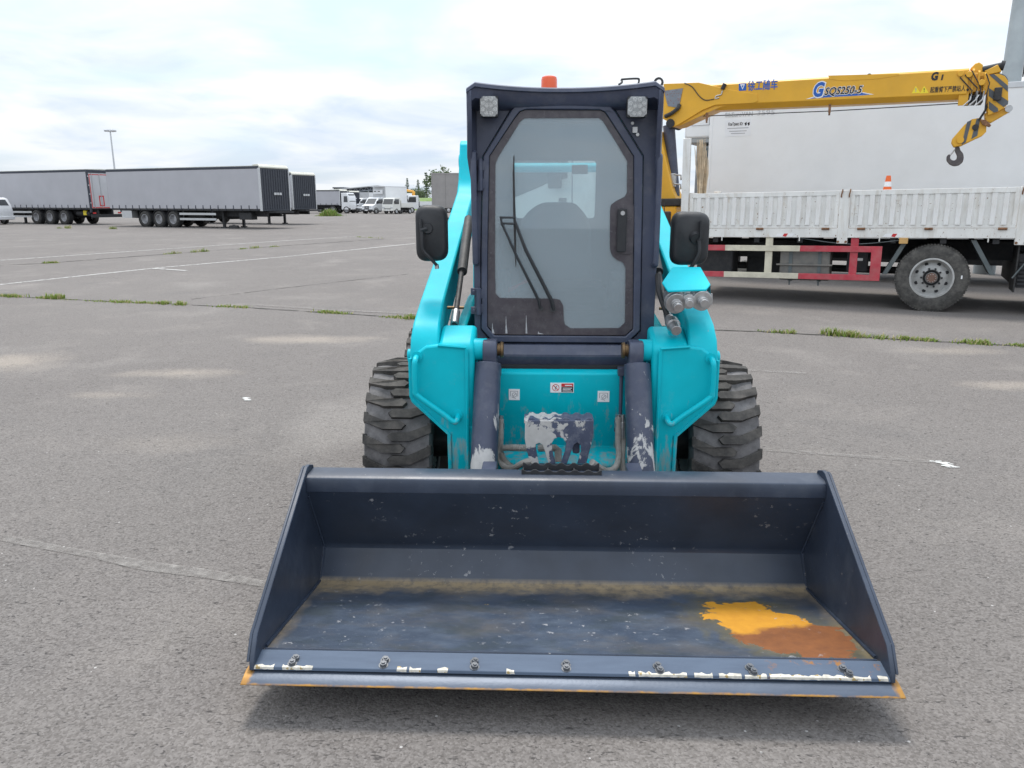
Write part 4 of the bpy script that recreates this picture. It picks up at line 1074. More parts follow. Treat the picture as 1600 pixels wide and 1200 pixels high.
sx0, sz1 = LP(819, 655, 1.02); sx1, _ = LP(928, 655, 1.02)
n_ = 24; tp = []
for i in range(n_ + 1):
    t = i / n_; tp.append((sx0 + (sx1 - sx0) * t, sz1 + (.004 if (i // 2) % 2 else -.004)))
MB().prism(tp + [(sx1, sz1 - .02), (sx0, sz1 - .02)], 1.026, 1.12, 'y').build('step_tread', M['step'], st, .001)
lx0, lz0 = LP(895, 693, 1.02); lx1, lz1 = LP(906, 711, 1.02)
MB().prism(rounded([(lx0, lz1), (lx1, lz1), (lx1, lz0), (lx0, lz0)], .012), 1.04, 1.06, 'y').build('step_stop', M['navy'], st)
MB().box(sx0 + .03, sx1 - .03, .95, 1.06, .44, .50).build('step_mount', M['navy'], st, .004)

# ================================================================== crane truck
TF = Frame(ground(1457, 487), R(-27), R(-.9))
TP = lambda px, py, y: TF.xz(px, py, y)
truck = thing('crane_truck', 'old white flatbed truck with yellow folding boom crane and red striped side guard', 'truck', TF.loc, TF.rot)
def worn_white(name, col=(.77, .765, .735), rust=.03):
    n = NT(name)
    c = n.mix(n.step(n.noise(3, 6), .3, .7), mul(col, .86), mul(col, 1.06))
    c = n.mix(n.math('MULTIPLY', n.step(n.noise(1, 6, .65, n.mapped((14, 14, 2.2))), .50, .72), .42), c, (.47, .41, .32))
    ch = n.step(n.noise(22, 6, .66), .668 - rust, .69 - rust)
    c = n.mix(ch, c, n.mix(n.noise(50), (.10, .04, .02), (.30, .16, .07)))
    halo = n.math('MULTIPLY', n.step(n.noise(9, 5, .6, n.mapped((1, 1, .45), (2, 0, 7))), .62, .78), .55)
    c = n.mix(halo, c, (.48, .34, .19))
    return n.end(n.bsdf(c, .5, 0, n.bump(n.noise(50, 4), .08, .003)))
M['bed_white'] = worn_white('worn_bed_white')
M['bed_rib'] = worn_white('worn_rib_white', (.79, .785, .765), .0)
M['rust'] = paint('rusty_iron', (.20, .10, .05), .85, var=.5, vs=30)
M['cream'] = paint('guard_cream', (.62, .58, .46), .55, dust=.4, vs=5)
M['red'] = paint('guard_red', (.46, .045, .065), .5, dust=.35, dustcol=(.40, .22, .20), vs=5)
M['crane'] = paint('crane_yellow', (.72, .38, .022), .38, var=.08, vs=2.5, dust=.12, dustcol=(.50, .30, .08), chips=.0)
M['stripe'] = paint('stripe_grey', (.09, .10, .11), .5)
M['chassis'] = paint('chassis_black', (.022, .023, .026), .7, dust=.4, dustcol=(.07, .065, .06))
M['tank'] = paint('dusty_tank', (.15, .145, .135), .6, dust=.6, dustcol=(.23, .21, .18))
M['mudguard'] = paint('mudguard_grey', (.09, .11, .115), .6, dust=.4, dustcol=(.17, .17, .16))
M['wheel_steel'] = paint('wheel_steel', (.46, .46, .45), .45, .3, dust=.5, dustcol=(.25, .24, .22), vs=9)
M['hub_rust'] = paint('hub_rust', (.17, .10, .075), .75, var=.3, vs=40)

BF, BR, BW = -3.70, 2.9, 2.42
Z0, Z1, Z2 = 1.08, 1.22, 1.782
MB().box(BF, BR, 0.02, BW - .04, 1.10, Z1 - .02).build('bed_floor', paint('bed_floor', (.16, .14, .12), .8), truck)
MB().box(BF, BR, -.04, .02, Z0, Z1).box(BF, BR, BW - .04, BW + .02, Z0, Z1).build('bed_rail', M['bed_white'], truck, .006)
post_me = None
posts = [(-1.40, -1.25), (.915, 1.065), (2.75, 2.9)]
for a, b in posts:
    MB().box(a, b, -.045, .03, Z0 - .09, Z2 + .008).build('bed_post', M['bed_white'], truck, .006)
    MB().box(a, b, BW - .05, BW + .02, Z0 - .02, Z2).build('bed_post', M['bed_white'], truck, .006)
    for xq in (a + .02, b - .02):
        MB().cyl((xq, -.045, Z0 - .06), (xq, -.06, Z0 - .06), .018, n=10).build('post_bolt', M['rust'], truck)
        MB().tube([(xq, -.05, Z2 - .10), (xq, -.062, Z2 - .06), (xq + .012, -.062, Z2 - .01), (xq + .012, -.05, Z2 + .02)], .010, 6).build('board_latch', M['rust'], truck)
rib_me = MB().prism([(-.040, -.0), (-.028, -.032), (.028, -.032), (.040, -.0)], Z1 + .05, Z2 - .075, 'z').mesh('rib', M['bed_rib'])
for x0, x1 in ((BF + .012, -1.412), (-1.238, .903), (1.077, 2.74)):
    sbd = MB().box(x0, x1, -.030, -.012, Z1 + .006, Z2).box(x0, x1, -.046, -.030, Z2 - .07, Z2).box(x0, x1, -.046, -.030, Z1 + .006, Z1 + .045)
    sbd.box(x0, x0 + .05, -.046, -.030, Z1 + .045, Z2 - .07).box(x1 - .05, x1, -.046, -.030, Z1 + .045, Z2 - .07)
    so = sbd.build('side_board', M['bed_white'], truck, .004)
    n = int((x1 - x0) / .148)
    for k in range(n):
        r_ = obj('rib', rib_me, so); r_.location = (x0 + .075 + (x1 - x0 - .15) * (k + .5) / n, -.030, 0)
    for t in (.08, .5, .93):
        xq = x0 + (x1 - x0) * t
        MB().box(xq - .055, xq + .055, -.062, -.046, Z1 - .022, Z1 + .012).cyl((xq - .055, -.060, Z1 - .005), (xq + .055, -.060, Z1 - .005), .014, n=8).build('board_hinge', M['rust'], so)
    MB().box(x0, x1, BW - .02, BW, Z1 + .006, Z2).build('far_side_board', M['bed_white'], truck)
for px, w in ((1225, 26), (1395, 30)):
    x, z = TP(px, 367, -.045)
    MB().prism([(x - .14, Z0 + .012), (x + .12, Z0 + .012), (x + .15, Z0 + .062), (x - .10, Z0 + .062)], -.0435, -.0405, 'y').build('reflector', M['white_print'], truck)
    MB().prism([(x - .02, Z0 + .022), (x + .03, Z0 + .012), (x + .06, Z0 + .062), (x + .00, Z0 + .062)], -.0455, -.0438, 'y').build('reflector', M['red_print'], truck)
for px in (1128, 1249, 1374, 1544):
    x, _ = TP(px, 375, -.03)
    MB().cyl((x, -.035, Z0 + .005), (x, -.035, Z0 - .055), .009, n=8).build('rope_hook', M['bed_white'], truck)
x, z = TP(1412, 373, -.03)
MB().box(x - .06, x + .06, -.05, -.01, Z0 - .085, Z0 + .005).build('side_marker_lamp', paint('marker_amber', (.55, .33, .12), .4), truck, .008)
# headboard at the front of the bed
hb = MB().box(BF - .14, BF - .02, -.045, .03, Z0, 2.66).build('headboard_post', M['bed_white'], truck, .006)
MB().box(BF - .12, BF - .05, .03, BW - .05, 1.12, 1.80).build('headboard_panel', M['bed_white'], truck, .006)
MB().box(BF - .14, BF - .02, BW - .05, BW + .02, Z0, 1.85).build('headboard_post', M['bed_white'], truck, .006)
# chassis
MB().box(-7.0, 2.7, .80, .88, .72, 1.0).box(-7.0, 2.7, 1.52, 1.60, .72, 1.0).build('chassis_rail', M['chassis'], truck)
for k in range(9): MB().box(-3.3 + k * .66, -3.22 + k * .66, .02, BW - .06, 1.0, 1.10).build('cross_bearer', M['chassis'], truck)
MB().cyl((-3.6, 1.2, .55), (0, 1.2, .50), .06, n=14).build('drive_shaft', M['chassis'], truck)
MB().lathe([(.0001, -.9), (.10, -.88), (.13, -.3), (.24, -.16), (.26, 0), (.24, .16), (.13, .3), (.10, .88), (.0001, .9)], (0, 1.2, .49), (0, 1, 0), 24, False).build('rear_axle', M['chassis'], truck)
MB().box(-2.9, -2.3, .9, 1.5, .35, .75).box(-3.6, -3.0, .2, .7, .45, .95).build('gearbox', M['chassis'], truck, .03)
# fuel tank with straps
xa, xb = TP(1219, 410, .1)[0], TP(1297, 410, .1)[0]
tank = MB().prism(rounded([(.06, .40), (.06, .90), (.52, .90), (.52, .40)], .09, 5), xa, xb, 'x').build('fuel_tank', M['tank'], truck, .01)
for t in (.22, .80):
    x = xa + (xb - xa) * t
    MB().prism(rounded([(.045, .385), (.045, .915), (.535, .915), (.535, .385)], .1, 5), x - .025, x + .025, 'x').build('tank_strap', M['mudguard'], tank)
    MB().cyl((x, .06, .40), (x, .06, .33), .012, n=8).build('strap_bolt', M['mudguard'], tank)
MB().box(xa - .05, xb + .04, .025, .05, .64, .665).build('tank_rib', M['tank'], tank, .004)
MB().box(-1.25, -.95, .2, .5, .55, .9).build('battery_box', M['chassis'], truck, .01)
MB().box(-1.12, -1.02, .195, .199, .72, .76).build('battery_label', M['white_print'], truck)
# underrun side guard: cream and red striped
gz = [(.865, .955), (.435, .525)]
xs = [(-3.95, -3.02, 'red'), (-3.02, -1.98, 'cream'), (-1.98, -.90, 'red')]
xs = [(-4.4, TP(1133, 390, -.03)[0], 'red'), (TP(1133, 390, -.03)[0], TP(1250, 390, -.03)[0], 'cream'), (TP(1250, 390, -.03)[0], -.90, 'red')]
for z0, z1 in gz:
    for x0, x1, m in xs:
        MB().box(x0, x1, -.045, -.020, z0, z1).build('guard_rail', M[m], truck, .004)
MB().box(-.90, -.755, -.045, -.020, .435, .955).build('guard_end', M['red'], truck, .004)
for px, m in ((1201, 'cream'), (1334, 'red')):
    x, _ = TP(px, 400, 0)
    MB().box(x - .055, x + .055, -.0195, .03, .44, Z0 - .0).build('guard_upright', M[m], truck, .004)
# slack cable under the rail
a, b = TP(1252, 371, 0)[0], TP(1410, 372, 0)[0]
MB().tube(smooth_path([(a, -.01, 1.07), (a + .4, -.01, 1.01), ((a + b) / 2, -.01, .985), (b - .4, -.01, 1.0), (b, -.01, 1.05)], 5), .007, 6).build('cable', M['mudguard'], truck)
# mudguards
for (p0, p1, y0) in (((1412, 375), (1378, 428), .02), ((1517, 375), (1546, 430), .02)):
    a, b = TP(*p0, y0), TP(*p1, y0); s = 1 if p1[0] > p0[0] else -1
    MB().prism([a, (a[0] + .07, a[1]), (b[0] + .07, b[1]), b], .02, .64, 'y').build('mudguard', M['mudguard'], truck, .006)
# tail tyre carrier and mudflap behind the rear axle
MB().box(.98, 1.0, .05, .62, .32, .98).build('mudflap', M['dark_rubber'], truck)
for k in range(7): MB().box(1.02, 2.2, .10, .12, .42 + k * .055, .45 + k * .055).build('tail_slat', M['chassis'], truck)
MB().box(1.01, 2.3, .13, 2.2, .38, .86).build('tail_box', M['chassis'], truck)
MB().tube([(.95, .04, .52), (1.28, .04, 1.06)], .012, 6).build('mudflap_stay', M['mudguard'], truck)
# ---- truck wheels
def truck_wheel_meshes(r, w, rim_r, name, tm, rm, detail=True):
    t = MB().lathe([(rim_r, -w * .42), (rim_r + .02, -w * .5), ((r + rim_r) / 2, -w * .54), (r - .03, -w * .47), (r - .004, -w * .40), (r, -w * .18), (r, w * .18), (r - .004, w * .40), (r - .03, w * .47), ((r + rim_r) / 2, w * .54), (rim_r + .02, w * .5), (rim_r, w * .42)], (0, 0, 0), (0, 1, 0), 64)
    if detail:
        for k in range(72):
            for sgn in (-1, 1):
                a = 2 * math.pi * k / 72
                m = Matrix.Rotation(a, 4, 'Y')
                t.box(-.011, .011, sgn * w * .30, sgn * w * .475, r - .020, r + .004, m)
    tm_ = t.mesh('tyre', tm)
    q = rim_r
    prof = [(q + .004, -w * .45), (q + .012, -w * .49), (q - .012, -w * .50), (q - .022, -w * .40), (q - .035, -w * .15), (q * .80, -w * .05), (q * .55, -w * .16), (q * .42, -w * .18), (q * .40, -w * .10), (.0001, -w * .10)]
    d = MB().lathe(prof, (0, 0, 0), (0, 1, 0), 40, False)
    return tm_, d.mesh('wheel', rm)
tt, tr_ = truck_wheel_meshes(.495, .27, .285, 'truck', M['truck_tyre'], M['wheel_steel'])
def truck_wheel(x, y, z, flip=False, detail=False):
    w = obj('wheel', tr_, truck); w.location = (x, y, z)
    if flip: w.rotation_euler = (0, 0, math.pi)
    obj('tyre', tt, w)
    if detail:
        MB().lathe([(.0001, -.155), (.055, -.155), (.068, -.145), (.072, -.06), (.0001, -.06)], (0, 0, 0), (0, 1, 0), 28, False).build('hub', M['hub_rust'], w)
        MB().lathe([(.105, -.075), (.112, -.05), (.085, -.045)], (0, 0, 0), (0, 1, 0), 28, False).build('hub_seal', M['chassis'], w)
        for k in range(10):
            a = 2 * math.pi * k / 10
            MB().cyl((.135 * math.cos(a), -.03, .135 * math.sin(a)), (.135 * math.cos(a), -.075, .135 * math.sin(a)), .016, n=6).build('wheel_nut', M['chassis'], w)
            MB().cyl((.056 * math.cos(a), -.15, .056 * math.sin(a)), (.056 * math.cos(a), -.162, .056 * math.sin(a)), .007, n=6).build('hub_bolt', M['steel'], w)
        for k in range(8):
            a = 2 * math.pi * (k + .5) / 8
            r_ = .212
            hole = MB().lathe([(.0001, -.0225), (.026, -.0225), (.0001, -.0215)], (r_ * math.cos(a), -.004, r_ * math.sin(a)), (0, 1, 0), 16, False)
            hole.build('hand_hole', M['shadow_black'], w)
        MB().box(.375, .395, -.150, -.140, -.0, .05).build('valve_mark', M['white_print'], w)
    return w
truck_wheel(-.06, .135, .495, detail=True); truck_wheel(-.06, .44, .495); truck_wheel(0, 1.98, .495, True); truck_wheel(0, 2.28, .495, True)
zf = .495 + 5.9 * math.sin(R(.9))
truck_wheel(-5.9, .16, zf); truck_wheel(-5.9, 2.24, zf, True)
# ---- truck cab (seen through the loader's windows)
M['cab_white'] = paint('truck_cab_white', (.74, .75, .74), .3, var=.04, dust=.15, coat=.3)
CF, CB = -7.25, -5.10
cabp = [(CB, .75), (CB, 2.92), (CF + .35, 2.92), (CF + .08, 2.1), (CF, 1.5), (CF, .75)]
tc_ = MB().prism(cabp, .03, BW - .03, 'x' if False else 'y').build('truck_cab', M['cab_white'], truck, .05, seg=3)
win = TF.poly([(802, 309), (840, 293), (862, 283), (886, 278), (886, 250), (802, 245)], 0.0)
MB().prism(win, .022, .032, 'y').build('side_window', M['car_glass'], tc_)
MB().box(TP(893, 300, 0)[0] - .008, TP(893, 300, 0)[0] + .008, .024, .031, .8, 2.85).build('door_gap', M['shadow_black'], tc_)
x, z = TP(880, 311, 0); MB().box(x - .09, x + .05, .0, .03, z - .05, z + .02).build('door_handle', M['chassis'], tc_)
MB().prism([(CF + .345, 2.80), (CF + .10, 2.12), (CF + .085, 2.12), (CF + .33, 2.80)], .15, BW - .15, 'y').build('windscreen', M['car_glass'], tc_)
MB().lathe([(.56, -.03), (.66, -.03), (.66, .05), (.56, .05)], (-5.9, .02, .60), (0, 1, 0), 32).build('wheel_arch', M['chassis'], tc_)
for y in (.22, BW - .52): MB().box(CF - .03, CF + .03, y, y + .30, 1.0, 1.22).build('headlamp', M['alu'], tc_, .02)
MB().box(CF - .02, CF + .02, .6, BW - .6, 1.0, 1.4).build('grille', M['chassis'], tc_, .02)
MB().box(CF + .1, CF + .5, -.02, .03, .55, .85).build('cab_step', M['chassis'], tc_, .02)
MB().box(CF - .12, CF + .2, -.0, BW, .5, .9).build('bumper', M['chassis'], tc_, .03)
x0, z1 = TP(857, 266, -.15); x1, z0 = TP(876, 285, -.15)
MB().prism(rounded([(x0, z0 - .1), (x1, z0 - .1), (x1, z1 + .2), (x0, z1 + .2)], .03), -.18, -.10, 'y').build('cab_mirror', M['black'], tc_)
MB().tube([((x0 + x1) / 2, -.12, z1), ((x0 + x1) / 2 - .3, .03, z1 + .1)], .015, 6).build('mirror_stay', M['black'], tc_)

# ---- crane
YB = 1.2; HWB = .24
col = MB().prism([TP(1026, 205, YB - .1), TP(1034, 205, YB - .1), TP(1055, 298, YB - .1), TP(1060, 312, YB - .1), TP(1000, 312, YB - .1), TP(1004, 230, YB - .1)], YB - .26, YB + .26, 'y').build('crane_column', M['crane'], truck, .02)
x0, z1 = TP(1000, 311, YB - .4); x1, z0 = TP(1062, 322, YB - .4)
MB().box(x0, x1, YB - .42, YB + .42, z0, z1).build('slew_ring', M['chassis'], col, .02)
MB().box(x0 + .02, x1 - .06, YB - .40, YB + .40, 1.05, z0).build('crane_base', M['crane'], col, .02)
MB().box(x0 - .1, x1 + .05, .02, BW - .06, .95, 1.20).build('outrigger_beam', M['crane'], col, .02)
MB().box(x1 - .32, x1 - .02, .0, .35, 1.12, 1.50).build('valve_bank', M['chassis'], col, .02)
for k in range(5): MB().cyl((x1 - .28 + k * .055, .05, 1.5), (x1 - .28 + k * .055, .03, 1.64), .008, n=6).build('control_lever', M['chassis'], col)
MB().cyl((x0 + .1, .12, 1.0), (x0 + .1, .12, .35), .06, n=14).cyl((x0 + .1, .12, .36), (x0 + .1, .12, .33), .12, n=16).build('outrigger_leg', M['chassis'], col)
p0 = TP(1045, 196, YB); p1 = TP(1053, 312, YB)
lc = MB().cyl((p0[0], YB, p0[1]), (p1[0], YB, p1[1] + .06), .105, .105, 24).build('luffing_cylinder', M['navy'], truck)
MB().cyl((p1[0], YB, p1[1] + .10), (p1[0], YB, p1[1] - .04), .09, .07, 20).build('cylinder_foot', M['chassis'], lc, .01)
for dz in (.42, .26):
    MB().tube([(p1[0] - .02, YB - .10, p1[1] + dz), (p1[0] + .05, YB - .17, p1[1] + dz + .02), (p1[0] + .16, YB - .17, p1[1] + dz), (p1[0] + .16, YB - .15, p1[1] + dz - .08)], .016, 8).build('valve_pipe', M['steel'], lc)
MB().box(p1[0] - .09, p1[0] + .06, YB - .17, YB - .09, p1[1] + .22, p1[1] + .46).build('valve_block', M['steel'], lc, .01)
# boom: hexagonal box, slightly drooping towards the tip
YN = YB - HWB
xa, za = TP(1040, 130, YN); xb, zb = TP(1515, 106, YN)
xb2, zlow = TP(1500, 147, YN); _, zbot = TP(1500, 155.5, YN + .08)
xa2, zla = TP(1150, 162, YN); _, zba = TP(1150, 171, YN + .08)
def boom_line(p, q): k = (q[1] - p[1]) / (q[0] - p[0]); return lambda x: p[1] + k * (x - p[0])
f_top = boom_line(TP(1150, 128.5, YN), TP(1500, 107, YN)); f_low = boom_line((xa2, zla), (xb2, zlow)); f_bot = boom_line((xa2, zba), (xb2, zbot))
def bsec(x, g=0.0):
    t, l, b = f_top(x) - g, f_low(x) + g * .6, f_bot(x) + g; y0, y1 = YB - HWB + g, YB + HWB - g
    return [(x, y0 + .03, t), (x, y1 - .03, t), (x, y1, t - .03), (x, y1, l), (x, y1 - .10, b), (x, y0 + .10, b), (x, y0, l), (x, y0, t - .03)]
boom = MB().loft([bsec(xa), bsec(-1.5), bsec(xb)]).build('boom', M['crane'], truck, .006)
bplate = [TP(1037, 131, YN), TP(1092, 129, YN), TP(1140, 140, YN), TP(1183, 147, YN), TP(1185, 158, YN), TP(1178, 161, YN), TP(1118, 164, YN), TP(1098, 172, YN), TP(1062, 194, YN), TP(1051, 199, YN), TP(1046, 191, YN), TP(1036, 186, YN)]
MB().prism(bplate, YN - .012, YN + .02, 'y').build('boom_root_plate', M['crane'], boom, .006)
MB().prism([TP(1092, 155, YN), TP(1150, 160, YN), TP(1118, 170, YN), TP(1062, 196, YN), TP(1048, 199, YN), TP(1040, 190, YN)], YN + .021, YB + HWB, 'y').build('boom_root', M['crane'], boom, .006)
MB().prism([TP(1038, 142, YN), TP(1067.5, 138, YN), TP(1062, 164, YN), TP(1058, 168, YN), TP(1044, 166, YN)], YN - .022, YN - .013, 'y').build('worn_decal', paint('worn_decal', (.20, .22, .25), .6, var=.15, vs=9, chips=.10, chipcol=(.22, .10, .08)), boom)
MB().tube(smooth_path([(TP(1040, 182, YN)[0], YN - .03, TP(1040, 182, YN)[1]), (TP(1050, 178, YN)[0], YN - .06, TP(1050, 178, YN)[1]), (TP(1060, 170, YN)[0], YN - .05, TP(1060, 170, YN)[1]), (TP(1062, 164, YN)[0], YN - .02, TP(1062, 164, YN)[1])], 5), .035, 8).build('hydraulic_hose', M['dark_rubber'], boom)
MB().cyl((TP(1048, 193, YN)[0], YN - .04, TP(1048, 193, YN)[1]), (TP(1048, 193, YN)[0], YB + .3, TP(1048, 193, YN)[1]), .075, n=20).build('boom_pin', M['chassis'], boom)
# cable and little hose holder on the boom side
def bpt(px, py, d=.02): x, z = TP(px, py, YN); return (x, YN - d, z)
MB().tube(smooth_path([bpt(1070, 130), bpt(1082, 136), bpt(1092, 149), bpt(1102, 156.5), bpt(1116, 155)], 5), .008, 6).build('boom_cable', M['dark_rubber'], boom)
MB().tube([bpt(1129, 140), bpt(1133, 131)], .035, 8).build('length_sensor', M['chassis'], boom)
MB().tube(smooth_path([bpt(1129, 142), bpt(1127, 148), bpt(1120, 150), bpt(1118, 154), bpt(1124, 153)], 5), .010, 6).build('sensor_cable', M['steel'], boom)
xh, zh = TP(1358, 119, YN)
MB().cyl((xh, YN - .001, zh), (xh, YN - .003, zh), .040, n=20).build('pin_hole', M['shadow_black'], boom)
MB().cyl((TP(1512, 140, YN)[0] - .0, YN + .005, TP(1512, 140, YN)[1]), (TP(1512, 140, YN)[0], YN - .004, TP(1512, 140, YN)[1]), .018, n=12).build('pin_hole', M['shadow_black'], boom)
pl = [TP(1294, 118, YN), TP(1296, 124, YN), TP(1320, 126.5, YN), TP(1375, 123, YN), TP(1405, 118, YN), TP(1405, 115, YN)]
MB().prism(pl, YN - .005, YN + .01, 'y').build('boom_doubler', M['crane'], boom, .003)
for px, py in ((1105, 176), (1297, 163)):
    x, z = TP(px, py, YN + .05)
    MB().box(x - .018, x + .018, YN + .02, YN + .05, z - .13, z).cyl((x, YN + .035, z - .10), (x, YN + .035, z - .17), .015, n=8).build('rope_guide', M['rust'], boom)
# rope under the boom
MB().tube([bpt(1075, 181, -.15), bpt(1297, 172, -.15), bpt(1515, 159, -.15)], .008, 6).build('hoist_rope', M['chassis'], boom)
# telescoped sections at the tip
x = xb
for k, (dx, g) in enumerate(((.075, .03), (.075, .055), (.085, .08))):
    MB().loft([bsec(x - .02, g), bsec(x + dx, g)]).build('boom_section', M['crane'], boom, .004)
    MB().loft([bsec(x + dx - .028, g - .022), bsec(x + dx, g - .022)]).build('section_collar', M['crane'], boom, .004)
    x += dx
    xx = x - .04; zb_ = f_bot(xx)
    MB().box(xx - .03, xx + .03, YN + .03, YB + .2, zb_ - .06, zb_ + .05).build('rope_roller', M['chassis'], boom, .008)
    MB().tube([(xx + .03, YN + .02, zb_ + .10), (xx + .02, YN + .0, zb_ - .02), (xx - .06, YN + .0, zb_ - .10)], .012, 6).build('roller_clip', M['steel'], boom)
MB().box(xb - .10, xb + .03, YN + .02, YN + .06, f_bot(xb) - .09, f_bot(xb) + .1).build('rope_bracket', M['crane'], boom, .004)
# boom head with striped cheek plates
head_px = [(1544, 117), (1560, 115), (1570, 119), (1575, 126), (1575.5, 158), (1572, 166), (1560, 174), (1544, 180), (1543, 150)]
for y0, y1 in ((YB - .17, YB - .15), (YB + .15, YB + .17)):
    hd = MB().prism(TF.poly(head_px, YB - .17), y0, y1, 'y').build('head_cheek', M['crane'], boom, .004)
def stripe(pts, y): return MB().prism(TF.poly(pts, y), y - .006, y + .002, 'y')
for pts in ([(1546, 117), (1553, 115.5), (1575, 134), (1575, 143.5)], [(1545, 137.5), (1575.5, 158), (1575, 163), (1568, 167), (1545, 150)], [(1545, 158), (1559, 169), (1560, 174), (1553, 176), (1545, 170)], ):
    stripe(pts, YB - .171).build('hazard_stripe', M['stripe'], boom)
xk, zk = TP(1559, 148, YB - .2)
MB().box(xk - .05, xk + .05, YB - .24, YB - .175, zk - .08, zk + .10).build('limit_switch', M['dark_rubber'], boom, .01)
MB().lathe([(.14, -.05), (.155, -.03), (.12, 0), (.155, .03), (.14, .05), (.04, .05), (.04, -.05)], (TP(1556, 132, YB)[0], YB, TP(1556, 132, YB)[1]), (0, 1, 0), 28).build('head_sheave', M['dark_steel'], boom)
MB().prism(TF.poly([(1523, 113), (1545, 112), (1547, 140), (1538, 148), (1530, 140)], YB - .15), YB - .16, YB + .16, 'y').build('head_block', M['crane'], boom, .01)
a, b = TP(1535, 110, YB - .1), TP(1567, 103, YB - .1)
MB().cyl((a[0], YB - .1, a[1]), (b[0], YB - .1, b[1]), .055, n=16).cyl((b[0] - .03, YB - .1, b[1] + .01), (b[0] + .02, YB - .1, b[1]), .070, n=16).build('extension_ram', M['chassis'], boom)
MB().prism(TF.poly([(1516, 107), (1524, 99), (1530, 97), (1536, 101), (1536, 114), (1528, 118)], YB - .14), YB - .14, YB + .1, 'y').build('ram_mount', M['crane'], boom, .01)
MB().prism(TF.poly([(1538, 111), (1559, 101), (1565, 112), (1545, 117)], YB - .14), YB - .16, YB - .02, 'y').build('ram_clamp', M['crane'], boom, .01)
for px, py in ((1501, 115), (1514.5, 116.5), (1534, 129)):
    c_ = TP(px, py, YN); MB().cyl((c_[0], YN + .06, c_[1]), (c_[0], YN - .025, c_[1]), .042, n=16).build('slide_pad_bolt', M['crane'], boom, .004)
for pts in ([(1500, 121), (1519, 142), (1516, 150)], [(1508, 117), (1527, 138), (1523, 150)], [(1518, 110), (1532, 136), (1532, 150)], [(1541, 115), (1546, 130), (1541, 150), (1539, 170)]):
    MB().tube([bpt(*p, .012) for p in pts], .009, 6).build('extension_rope', M['chassis'], boom)
# hook block folded in under the head
lk = TF.poly([(1538, 177), (1574, 167), (1578, 171), (1577, 175), (1548, 192), (1540, 190)], YB - .1)
hk = MB().prism(lk, YB - .10, YB + .10, 'y').build('hook_link', M['crane'], boom, .012)
MB().cyl((TP(1575, 171, YB)[0], YB - .13, TP(1575, 171, YB)[1]), (TP(1575, 171, YB)[0], YB + .13, TP(1575, 171, YB)[1]), .05, n=16).build('link_pin', M['steel'], boom)
blk = [(1506.7, 195), (1519, 186), (1532, 184), (1541.5, 194), (1541, 206), (1535, 212), (1526.7, 215.5), (1502, 227.5), (1491, 229.5), (1487, 223), (1488, 216.7)]
for y0, y1 in ((YB - .12, YB - .09), (YB + .09, YB + .12)):
    MB().prism(TF.poly(blk, YB - .12), y0, y1, 'y').build('hook_block_cheek', M['crane'], boom, .008)
MB().prism(grow(TF.poly(blk, YB), .86), YB - .09, YB + .09, 'y').build('hook_block_core', M['rust'], boom)
for pts in ([(1511, 190.5), (1518, 187.5), (1509, 222.5), (1502.5, 226.5)], [(1526, 185.5), (1531.5, 185), (1527, 212), (1517.5, 217.5)]):
    MB().prism(TF.poly(pts, YB - .121), YB - .126, YB - .118, 'y').build('hazard_stripe', M['stripe'], boom)
for px, py, r in ((1500.5, 219, .05), (1524, 199, .045)):
    c_ = TP(px, py, YB - .12); MB().cyl((c_[0], YB - .12, c_[1]), (c_[0], YB - .145, c_[1]), r, n=16).build('block_axle', M['crane'] if r > .046 else M['dark_rubber'], boom, .004)
MB().prism(TF.poly([(1531, 187), (1540, 187), (1549, 196), (1546, 199), (1535, 195)], YB - .16), YB - .18, YB - .13, 'y').build('rope_wedge', M['rust'], boom, .008)
MB().tube([bpt(1531, 186, -.1), bpt(1540, 172, -.1), bpt(1545, 160, -.1)], .018, 6).build('hoist_rope', M['chassis'], boom)
hp_ = [(1492, 229), (1499, 229), (1500.5, 235), (1505, 240), (1506, 247), (1504, 254), (1498, 259), (1490, 260), (1483, 257), (1478.5, 251), (1479, 244), (1483, 240.5), (1485.5, 243), (1484, 247), (1487, 250.5), (1491.5, 251), (1495, 248), (1495, 243), (1492, 237)]
MB().prism(rounded(TF.poly(hp_, YB), .02, 2), YB - .04, YB + .04, 'y').build('hook', paint('hook_iron', (.085, .075, .08), .6, .3, dust=.3), boom, .022, seg=3)
MB().tube([(TP(1494, 231, YB)[0], YB - .03, TP(1494, 231, YB)[1]), (TP(1484.5, 243, YB)[0], YB - .0, TP(1484.5, 243, YB)[1])], .010, 6).build('hook_latch', M['steel'], boom)
# ---- lettering on the boom
tilt_b = math.atan2(-(f_top(0) - f_top(-3)), 3)
def on_boom(px, py): x, z = TP(px, py, YN); return (x, YN - .0025, z)
sq = MB().prism(TF.poly([(1154.5, 142), (1154.5, 130.5), (1166, 129.8), (1166, 141.3)], YN), YN - .004, YN + .002, 'y').build('logo_plate', M['blue_print'], boom)
MB().prism(TF.poly([(1156.5, 131.8), (1164, 131.4), (1160.3, 140)], YN), YN - .0055, YN - .0042, 'y').build('logo_mark', M['white_print'], boom)
MB().prism(TF.poly([(1158.7, 133.6), (1162, 133.4), (1160.3, 137.3)], YN), YN - .0070, YN - .0058, 'y').build('logo_mark', M['blue_print'], boom)
p = on_boom(1168, 140.5); w = TP(1214.5, 140, YN)[0] - p[0]
lettering('徐工随车', .165, M['blue_print'], boom, p, tilt_b, 0, .003, width=w)
